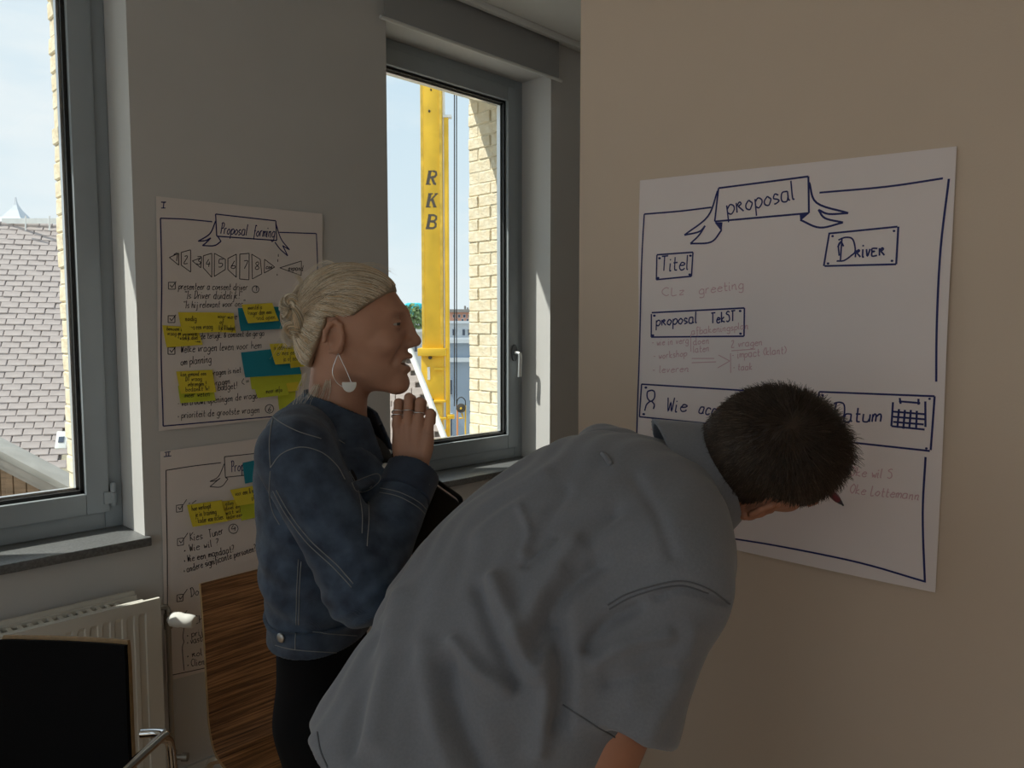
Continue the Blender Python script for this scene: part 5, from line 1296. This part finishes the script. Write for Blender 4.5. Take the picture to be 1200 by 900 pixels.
# waistband, a raised band round the hem
def band(P): 
    return np.maximum(np.maximum(np.abs(jacket_solid(P) - .001) - .0045, hem - .004 - P[:, 2]), np.minimum(P[:, 2] - hem - .042, 9))
bv_ = sdf_mesh(lambda P: np.maximum(band(P), (P[:, 0] - Lp(450, 750, D0)[0])), np.array([shN[0] - .11, 1.10, hem - .02]), np.array([Lp(455, 750, D0)[0], 1.7, hem + .06]), .0035)
wb = fast_mesh('waistband', bv_[0], bv_[1], MAT['denim'], jack)
wbb = bvh_of(wb)
for sm_ in ([(322, 735), (345, 739), (380, 742), (418, 745)], [(323, 756), (345, 761), (380, 764), (418, 766)], [(347, 737), (346, 750), (346, 761)]):
    P = drape(wbb, sm_)
    if len(P) > 2: mb = MB(); mb.tube(P, .0008, 5); mb.build('seam', MAT['stitch'], wb, smooth=True)
# cuff of the near sleeve
fa = nrm(wrN - elN)
def cuff(P):
    q = (P - wrN) @ fa; r = np.linalg.norm(P - wrN - q[:, None] * fa, axis=1)
    return np.maximum(np.abs(r - .0445 + .06 * q * 0) - .0035, np.maximum(q - .004, -q - .044))
cv = sdf_mesh(lambda P: cuff(P) - .001, wrN - .09, wrN + .07, .0028); cf = fast_mesh('cuff', cv[0], cv[1], MAT['denim_dark'], jack)
# collar: folded flap lying round the neck
def collar(P):
    ax = nrm(NB - HO + np.array([-.02, 0, 0])); q = P - (NB + np.array([.004, 0, .012])); h = q @ -ax
    r = np.linalg.norm(q + h[:, None] * ax, axis=1)
    ang = np.arctan2(np.abs(q[:, 1]), q[:, 0])                    # 0 = front
    top = .034 - .022 * np.clip(1 - ang / 1.5, 0, 1); bot = -.030 - .020 * np.clip(1 - np.abs(ang - .9) / .9, 0, 1)
    rr = .066 + np.clip(.030 - h, 0, 1) * .75
    d = np.abs(r - rr) - .0035
    d = np.maximum(np.maximum(d * .8, h - top), bot - h)
    return np.maximum(d, .55 - ang)
cv = sdf_mesh(lambda P: collar(P) - .0012, NB + np.array([-.17, -.17, -.10]), NB + np.array([.17, .17, .10]), .0032); cl = fast_mesh('collar', cv[0], cv[1], MAT['denim'], jack)
clb = bvh_of(cl)
P = drape(clb, [(348, 452), (342, 468), (352, 484), (380, 505), (404, 520)])
if len(P) > 2: mb = MB(); mb.tube(P, .0008, 5); mb.build('seam', MAT['stitch'], cl, smooth=True)
# pocket flap, buttons
fl = drape(jb, [(412, 566), (428, 559), (442, 555), (446, 563), (432, 574), (418, 576), (412, 566)], 4, .0015)
if len(fl) > 4:
    mb = MB(); c = fl.mean(0); nn_ = -FWD; mb.prism(fl[:-1], nn_ * .0025); mb.build('pocket_flap', MAT['denim'], jack, bevel=.001)
    mb = MB(); mb.tube(np.vstack([fl[:-1] + nn_ * .0028]), .0008, 5, closed=True); mb.build('seam', MAT['stitch'], jack, smooth=True)
for px, py in ((431, 567), (452, 548), (490, 657)):
    P = drape(jb, [(px, py), (px + .1, py)], 1, .001)
    if len(P):
        mb = MB(); mb.lathe([(.0075, 0), (.008, .002), (.006, .0035), (.0025, .003)], P[0], -FWD, n=16); mb.build('button', MAT['metal_button'], jack, smooth=True, autosmooth=40)
mb = MB(); c = wrN - fa * .018 + np.array([.034, -.030, 0]); mb.lathe([(.0075, 0), (.008, .002), (.006, .0035)], W(c), W(np.array([.7, -.7, 0])), n=16); mb.build('button', MAT['metal_button'], cf, smooth=True)
P = drape(wbb, [(330, 747), (330.2, 747)], 1, .001)
if len(P): mb = MB(); mb.lathe([(.008, 0), (.0085, .002), (.006, .0035)], P[0], -FWD - RIGHT * .5, n=16); mb.build('button', MAT['metal_button'], wb, smooth=True)
# rings
kn, fg = hand_parts(**{k: v for k, v in handN.items()})
for fi, t_ in ((0, .35), (0, .55), (1, .45), (2, .5)):
    a, b = fg[fi][0][0], fg[fi][0][1]; c = a + (b - a) * t_; ax = nrm(b - a); u = nrm(np.cross(ax, [0, 1.0, 0])); v = np.cross(ax, u)
    mb = MB(); mb.tube(W(np.array([c + (u * math.cos(a_) + v * math.sin(a_)) * .0104 for a_ in np.linspace(0, 6.283, 20, endpoint=False)])), .0012, 6, closed=True); mb.build('ring', MAT['silver'], woman, smooth=True)
# ---- black folder held under her far arm
fc = Lp(500, 628, 1.46); u_ = nrm(np.array([.83, -.15, -.56])); w_ = np.array([-.35, .50, -.75]); w_ = nrm(w_ - u_ * (w_ @ u_)); nn_ = np.cross(u_, w_)
tl = Lp(540, 591, 1.43)
poly = []; a_, b_ = .13, .15; r_ = .014
cor = tl - u_ * a_ * 0
for cx, cy, a0 in ((-r_, r_, -90), (-r_, .26 - r_, 0), (-.17 + r_, .26 - r_, 90), (-.17 + r_, r_, 180)):
    for k_ in range(5):
        a = math.radians(a0 + k_ * 22.5); poly.append(tl + u_ * (cx + r_ * math.cos(a)) + w_ * (cy + r_ * math.sin(a)))
fo = empty('folder', W(np.mean(poly, 0))); tag(fo, 'black folder held against the denim jacket below the hand', 'folder')
mb = MB(); mb.prism([W(p) for p in poly], W(nn_ * .004)); mb.build('cover', MAT['leather_black'], fo, bevel=.001)
mb = MB(); mb.prism([W(p + nn_ * .016) for p in poly], W(nn_ * .004)); mb.build('cover', MAT['leather_black'], fo, bevel=.001)
pp = [np.mean(poly, 0) + (p - np.mean(poly, 0)) * .94 + nn_ * .005 for p in poly]; mb = MB(); mb.prism([W(p) for p in pp], W(nn_ * .010)); mb.build('pages', MAT['flip_paper'], fo)
# ------------------------------------------------------------------ the man bending to the sheet
mat('hair_brown', (.022, .013, .008), .55, col2=(.050, .030, .019), vscale=60)
mat('hair_brown_mid', (.055, .034, .022), .5)
mat('hair_grey', (.12, .09, .065), .5)
mat('scalp', (.10, .06, .042), .7)
mat('trouser_navy', (.02, .022, .03), .9)
def shirt_mat():
    m = mat('chambray', (.19, .20, .232), .9, col2=(.212, .222, .256), vscale=300, sheen=.25, detail=2)
    n = m.node_tree.nodes; l = m.node_tree.links; b = n['Principled BSDF']
    t = n.new('ShaderNodeTexCoord'); z = n.new('ShaderNodeTexNoise'); z.inputs['Scale'].default_value = 700
    bp = n.new('ShaderNodeBump'); bp.inputs['Strength'].default_value = .25; bp.inputs['Distance'].default_value = .0006
    l.new(t.outputs['Object'], z.inputs['Vector']); l.new(z.outputs['Fac'], bp.inputs['Height']); l.new(bp.outputs[0], b.inputs['Normal'])
shirt_mat()
mat('collar_inside', (.16, .19, .22), .9)
hips = np.array([-.075, .955, .985]); C7 = np.array([.245, 1.135, 1.395])
aN = Lp(782, 672, .945); aF = Lp(712, 548, 1.275)               # shoulders
elR = Lp(684, 930, .875); wrR = np.array([.185, .985, .845])      # near arm, hand on the thigh
elL = np.array([.245, 1.455, 1.25]); wrL = Lp(885, 536, 1.40)
hc = Lp(900, 531, 1.115)                                        # head centre
Fh = nrm((.84, .48, -.25)); Eh = np.array([.06, -.63, -.78]); Eh = nrm(Eh - Fh * (Eh @ Fh)); Uh = np.cross(Eh, Fh)
HR = np.stack([Fh, -Eh, Uh])                                    # rows: forward, left, up
hq = lambda P: ((P - hc) @ HR.T) / 1.05 + np.array([.010, 0, .012])
footM = np.array([-.02, 1.02, 0.0]); latH = nrm((.736, -.677, 0)); fwdM = nrm((.677, .736, 0))
man = empty('person', W(footM)); tag(man, 'person in a grey short-sleeved shirt bending over to write on the large sheet', 'person')
axis = nrm(C7 - hips); lat = nrm((aN - aF) * .5 + latH * .35); lat = nrm(lat - axis * (lat @ axis)); dep = np.cross(axis, lat)
latl = nrm(latH - axis * (latH @ axis)); depl = np.cross(axis, latl)
def neckM(P):
    top = hc + (np.array([-.012, 0, -.045]) @ HR) ; return rc(P, C7 - axis * .04 + np.array([.005, .02, -.050]), top, .060, .056)
def headM(P): return smin(head_sdf(hq(P), True, False) * 1.05, neckM(P), .025)
def torsoM(P):
    d = ell(P, hips + axis * .27, (.16, .11, .19), np.stack([lat, dep, axis])); return smin(d, rc(P, aN, aF, .045, .045), .03)
def skinM(P): return smin(headM(P), torsoM(P), .04)
hR = dict(wr=wrR, d=(.45, .5, -.35), n=(.1, .1, 1), t=(-.7, .7, 0), s=1.08, curl=((12, 15, 10),) * 4)
hL = dict(wr=wrL, d=(.86, -.36, -.22), n=(-.2, -.75, .55), t=(-.1, .45, -.75), s=1.0, curl=((38, 45, 25), (48, 60, 35), (55, 70, 40), (58, 75, 40)), thumb=[(.040, .030, -.018), (.075, .032, -.034), (.103, .022, -.036)])
def armR(P): return smin(chain(P, [aN, elR, wrR], [.060, .046, .030], .02), hand_sdf(P, **hR), .015)
def armL(P): return smin(chain(P, [aF, elL, wrL], [.058, .045, .029], .02), hand_sdf(P, **hL), .015)
def bb(*p, pad=.1): p = np.array(p); return p.min(0) - pad, p.max(0) + pad
m1 = sdf_mesh(skinM, *bb(hips + axis * .2, C7, hc, aN, aF, hc + Fh * .1, pad=.13), .004)
m2 = sdf_mesh(armR, *bb(aN, elR, wrR, wrR + np.array([.1, .1, -.05]), pad=.10), .0045)
m3 = sdf_mesh(armL, *bb(aF, elL, wrL, wrL + np.array([.1, .02, -.05]), pad=.09), .0035)
def legsM(P):
    d = None
    for s_ in (-1, 1):
        hp = hips + latH * .085 * s_ - np.array([0, 0, .08]); kn_ = footM + latH * .12 * s_ + fwdM * .06 + np.array([0, 0, .50]); an = footM + latH * .13 * s_ - fwdM * .03 + np.array([0, 0, .09])
        e = chain(P, [hp, kn_, an], [.085, .058, .040], .04); e = smin(e, rce(P, an - np.array([0, 0, .045]), an + fwdM * .17 - np.array([0, 0, .06]), .038, .030, (0, 0, 1), .8), .03); d = e if d is None else smin(d, e, .03)
    return smin(d, ell(P, hips, (.15, .11, .13), np.stack([latH, fwdM, [0, 0, 1.0]])), .06)
m4 = sdf_mesh(legsM, *bb(hips, footM, pad=.34), .010)
V, F = join_vf([m1, m2, m3, m4]); fast_mesh('body', V, F, MAT['skin_tan'], man)
def trM(P): return np.maximum(legsM(P) - .022, .07 - P[:, 2])
tv = sdf_mesh(trM, *bb(hips, footM, pad=.36), .010); fast_mesh('trousers', tv[0], tv[1], MAT['trouser_navy'], man)
for s_ in (-1, 1):
    an = footM + latH * .13 * s_ - fwdM * .03
    sv = sdf_mesh(lambda P: np.maximum(smin(rce(P, an + np.array([0, 0, .05]), an + fwdM * .20 + np.array([0, 0, .036]), .048, .038, (0, 0, 1), .85), rc(P, an + np.array([0, 0, .05]), an + np.array([0, 0, .11]), .048, .052), .03), -P[:, 2]), an - np.array([.3, .3, .02]), an + np.array([.3, .3, .2]), .008)
    fast_mesh('shoe', sv[0], sv[1], MAT['leather_black'], man)
# ---- shirt
slv = nrm(elR - aN); slv_end = aN + slv * .188
sll = nrm(elL - aF); sll_end = aF + sll * .20
def shirt_solid(P):
    return smin(body_(P), sleeves_(P), .028)
def sleeves_(P):
    a = smax(rc(P, aN, aN + slv * .24, .072, .084), (P - slv_end) @ slv, .008); b = smax(rc(P, aF, aF + sll * .22, .068, .078), (P - sll_end) @ sll, .008)
    return np.minimum(a, b)
def body_(P):
    sh_ = np.array([-.045, 0, .030])
    d = ell(P, hips + axis * .02 + sh_ * .7, (.205, .160, .20), np.stack([latl, depl, axis]))
    d = smin(d, ell(P, hips + axis * .22 + sh_, (.215, .160, .22), np.stack([nrm(lat + latl), nrm(dep + depl), axis])), .06)
    d = smin(d, ell(P, hips + axis * .37 + sh_ * .55, (.212, .140, .19), np.stack([lat, dep, axis])), .06)
    d = smin(d, ell(P, hips + axis * .10 + depl * .075 - latl * .03, (.135, .115, .20), np.stack([latl, depl, axis])), .06)
    cb = C7 - axis * .022 + np.array([-.004, 0, -.048]); d = smin(d, rc(P, aN, cb, .070, .074), .045); d = smin(d, rc(P, aF, cb, .066, .074), .045)
    d = smin(d, rc(P, hips - axis * .02, hips - axis * .14 - fwdM * .03 - np.array([0, 0, .02]) + latl * .02, .165, .175), .06)
    return d
hem_c = Lp(368, 868, .98); hem_n = nrm(-axis * .8 + np.array([0, 0, -.45]))
def shirt(P):
    d = shirt_solid(P)
    for A_, E_, S_ in ((aN, slv_end, slv), (aF, sll_end, sll)):
        d = np.maximum(d, -np.maximum(rc(P, E_ - S_ * .05, E_ + S_ * .1, .060, .078), body_(P) * -1 + .004))
    hp = (P - Lp(369, 866, .955)) @ nrm(-axis + depl * .15); d = smax(d, hp, .008)
    n = neckM(P) - .010; return smax(d, -n, .006)
lo, hi = bb(hips - axis * .2, C7, aN, aF, slv_end, sll_end, pad=.26); hi[2] = C7[2] + .12
sv, sf = sdf_mesh(shirt, lo, hi, .0048)
# folds: traced ridges and valleys pushed along the surface normal
def seg_dist(px, py, line):
    best = np.full(len(px), 1e9)
    L_ = smooth_path(np.array(line, float), 5)
    for (ax_, ay), (bx_, by) in zip(L_[:-1], L_[1:]):
        dx, dy = bx_ - ax_, by - ay; t = np.clip(((px - ax_) * dx + (py - ay) * dy) / (dx * dx + dy * dy + 1e-9), 0, 1)
        best = np.minimum(best, np.hypot(px - ax_ - t * dx, py - ay - t * dy))
    return best
G = sdf_grad(shirt_solid, sv, .004)
pxx, pyy = proj(W(sv)); vis = (W(G) @ (-FWD)) > -.35
disp = np.zeros(len(sv))
FOLDS = [([(700, 660), (655, 700), (628, 765)], 12, -.010), ([(676, 640), (640, 690), (606, 745)], 12, .007), ([(579, 681), (600, 730), (626, 790)], 11, .009), ([(560, 690), (580, 745), (606, 800)], 9, -.007), ([(652, 735), (660, 790), (655, 850)], 11, -.012), ([(636, 770), (640, 820), (630, 880)], 11, .008),
         ([(533, 752), (560, 785), (590, 806)], 10, .008), ([(523, 779), (535, 830), (563, 895)], 13, -.010), ([(500, 760), (505, 830), (525, 895)], 13, .006), ([(612, 662), (630, 643), (645, 625)], 3.2, -.0035), ([(621, 664), (640, 646), (655, 628)], 3.2, -.0035), ([(612, 600), (620, 625), (612, 650)], 5, .003),
         ([(470, 700), (455, 780), (440, 870)], 14, .006), ([(440, 740), (425, 800), (410, 880)], 10, -.005), ([(690, 760), (712, 730), (745, 712)], 8, -.008), ([(700, 775), (735, 755), (780, 745)], 10, .006), ([(716, 800), (750, 790), (800, 780)], 9, -.004), ([(720, 600), (690, 630), (668, 662)], 9, -.005), ([(745, 560), (770, 600), (790, 650)], 8, -.003), ([(640, 560), (600, 600), (560, 630)], 12, .004), ([(664, 575), (640, 610), (625, 640)], 8, -.004),
         ([(770, 700), (800, 690), (850, 705)], 4, -.004), ([(810, 740), (790, 800), (760, 860)], 12, .004)]
for ln, w_, a_ in FOLDS: disp += 1.6 * a_ * np.exp(-(seg_dist(pxx, pyy, ln) / w_) ** 2)
disp = np.where(vis, disp, 0)
q_ = sv @ np.stack([lat, dep, axis]).T
disp += .0022 * np.sin(q_[:, 0] * 70 + 2.5 * np.sin(q_[:, 2] * 16)) * np.sin(q_[:, 2] * 14 + 1) + .0012 * np.sin(q_[:, 0] * 130 + 3 * np.sin(q_[:, 2] * 30))
sv2 = sv + G * disp[:, None]
shirt_o = fast_mesh('shirt', sv2, sf, MAT['chambray'], man)
sb = bvh_of(shirt_o)
mat('shirt_seam', (.13, .136, .155), .9)
for ln in ([(712, 709), (740, 694), (794, 681), (830, 690), (855, 708)], [(714, 714), (742, 699), (794, 686), (830, 695)], [(660, 826), (700, 852), (745, 876), (792, 888)], [(372, 858), (376, 880), (384, 899)]):
    P = drape(sb, ln, 8, .0004)
    if len(P) > 3: mb = MB(); mb.tube(P, .0011, 5); mb.build('seam', MAT['shirt_seam'], shirt_o, smooth=True)
P = drape(sb, [(706, 533), (711, 538), (716, 545)], 4, .002)
if len(P) > 2: mb = MB(); mb.tube(P, .004, 6); mb.build('locker_loop', MAT['chambray'], shirt_o, smooth=True)
# collar
nb_ = C7 + np.array([.012, .012, -.038]); nt_ = hc + (np.array([-.012, 0, -.045]) @ HR); nax = nrm(nt_ - nb_)
def collarM(P):
    q = P - nb_; h = q @ nax; r = np.linalg.norm(q - h[:, None] * nax, axis=1)
    bk = nrm(-dep - nax * (-dep @ nax)) if (dep @ np.array([-1, 0, 1.0])) < 0 else nrm(dep - nax * (dep @ nax)); ca = (q @ bk) / (r + 1e-6)
    top = .066 + .006 * ca; bot = .004 - .010 * (1 - ca); rr = .074 + np.clip(top - h, 0, 1) * .50
    return np.maximum(np.maximum((np.abs(r - rr) - .0035) * .9, h - top), bot - h)
cv = sdf_mesh(lambda P: collarM(P) - .001, nb_ - .15, nb_ + .15, .0036); fast_mesh('collar', cv[0], cv[1], MAT['chambray'], shirt_o)
# ---- hair: cap + short strands from the whorl
def hl_m(Q):
    x, z, y = Q[:, 0], Q[:, 2], np.abs(Q[:, 1])
    front = np.where(z > .035, .096 - .5 * np.maximum(0, .085 - z), .070 - 1.0 * (.035 - z)); front = np.where(z < .022, -.026, front)
    return np.minimum(front - x, z + .062 + .35 * (x + .03))
def capM(P):
    Q = hq(P); d = ell(Q, (.002, 0, .020), (.094, .078, .091)); d = smin(d, ell(Q, (.036, 0, .024), (.066, .063, .063)), .03)
    return smax((d - .003) * 1.05, -hl_m(Q), .006)
hv = sdf_mesh(capM, hc - .16, hc + .16, .0035); fast_mesh('hair', hv[0], hv[1], MAT['hair_brown'], man)
def surfM(P):
    Q = hq(P); d = ell(Q, (.002, 0, .020), (.094, .078, .091)); return smin(d, ell(Q, (.036, 0, .024), (.066, .063, .063)), .03) * 1.05
npr = np.random.RandomState(11)
c_ = npr.normal(size=(30000, 3)); c_ /= np.linalg.norm(c_, axis=1)[:, None]; c_ = hc + c_ * .12
for _ in range(4): g = sdf_grad(surfM, c_); c_ = c_ - g * surfM(c_)[:, None]
c_ = c_[hl_m(hq(c_)) > .001][:15000]
Q = hq(c_); whorl = np.array([-.045, -.012, .098]); g = sdf_grad(surfM, c_)
rel = Q - whorl; dist = np.linalg.norm(rel, axis=1)
tang = rel @ HR; tang = tang - g * (tang * g).sum(1)[:, None]; tang /= (np.linalg.norm(tang, axis=1)[:, None] + 1e-9)
side = np.cross(g, tang); down = (np.array([0, 0, -1.0]) @ HR)
dirv = tang + side * (.55 * np.exp(-dist / .03))[:, None] + .15 * npr.normal(size=c_.shape)
topness = np.clip((Q[:, 2] - .02) / .07, 0, 1); frontness = np.clip((Q[:, 0] - .03) / .05, 0, 1)
Ln = (.010 + .010 * topness + .016 * frontness * topness) * (.75 + .5 * npr.rand(len(c_)))
lift = (.50 + .35 * topness * npr.rand(len(c_)))[:, None]
k = 5; t = np.linspace(0, 1, k)
paths = np.stack([c_ + (dirv * tt * (1) + g * lift * tt * (1.25 - .6 * tt)) * Ln[:, None] for tt in t], 1)
grey = npr.rand(len(c_)) < np.clip(.30 * (1 - topness) * np.clip(-Q[:, 0] * 12 + .6, 0, 1), .02, .35); mid = (~grey) & (npr.rand(len(c_)) < .4)
for msk, mm in ((grey, 'hair_grey'), (mid, 'hair_brown_mid'), (~grey & ~mid, 'hair_brown')):
    strands_mesh('hair_strands', paths[msk], .00055, MAT[mm], man)['kind'] = 'stuff'
# ---- pen between the writing fingers
tip = onX(989, 593, XW - .006); kn, fg = hand_parts(**hL)
dv = nrm(wpt(962, 566, 1.40) - tip) 
mat('pen_red', (.16, .02, .03), .4); mat('pen_dark', (.02, .015, .02), .4)
pen = empty('marker_pen', tip); tag(pen, 'dark red marker pen touching the sheet in the bending man\'s hand', 'pen')
mb = MB(); mb.lathe([(.0015, .0), (.002, .006), (.004, .012), (.0055, .020)], tip, dv, n=14); mb.build('pen_tip', MAT['pen_dark'], pen, smooth=True, autosmooth=40)
mb = MB(); mb.lathe([(.0060, .020), (.0068, .026), (.0068, .105), (.0060, .125), (.004, .128)], tip, dv, n=16); mb.build('pen_barrel', MAT['pen_red'], pen, smooth=True, autosmooth=40)
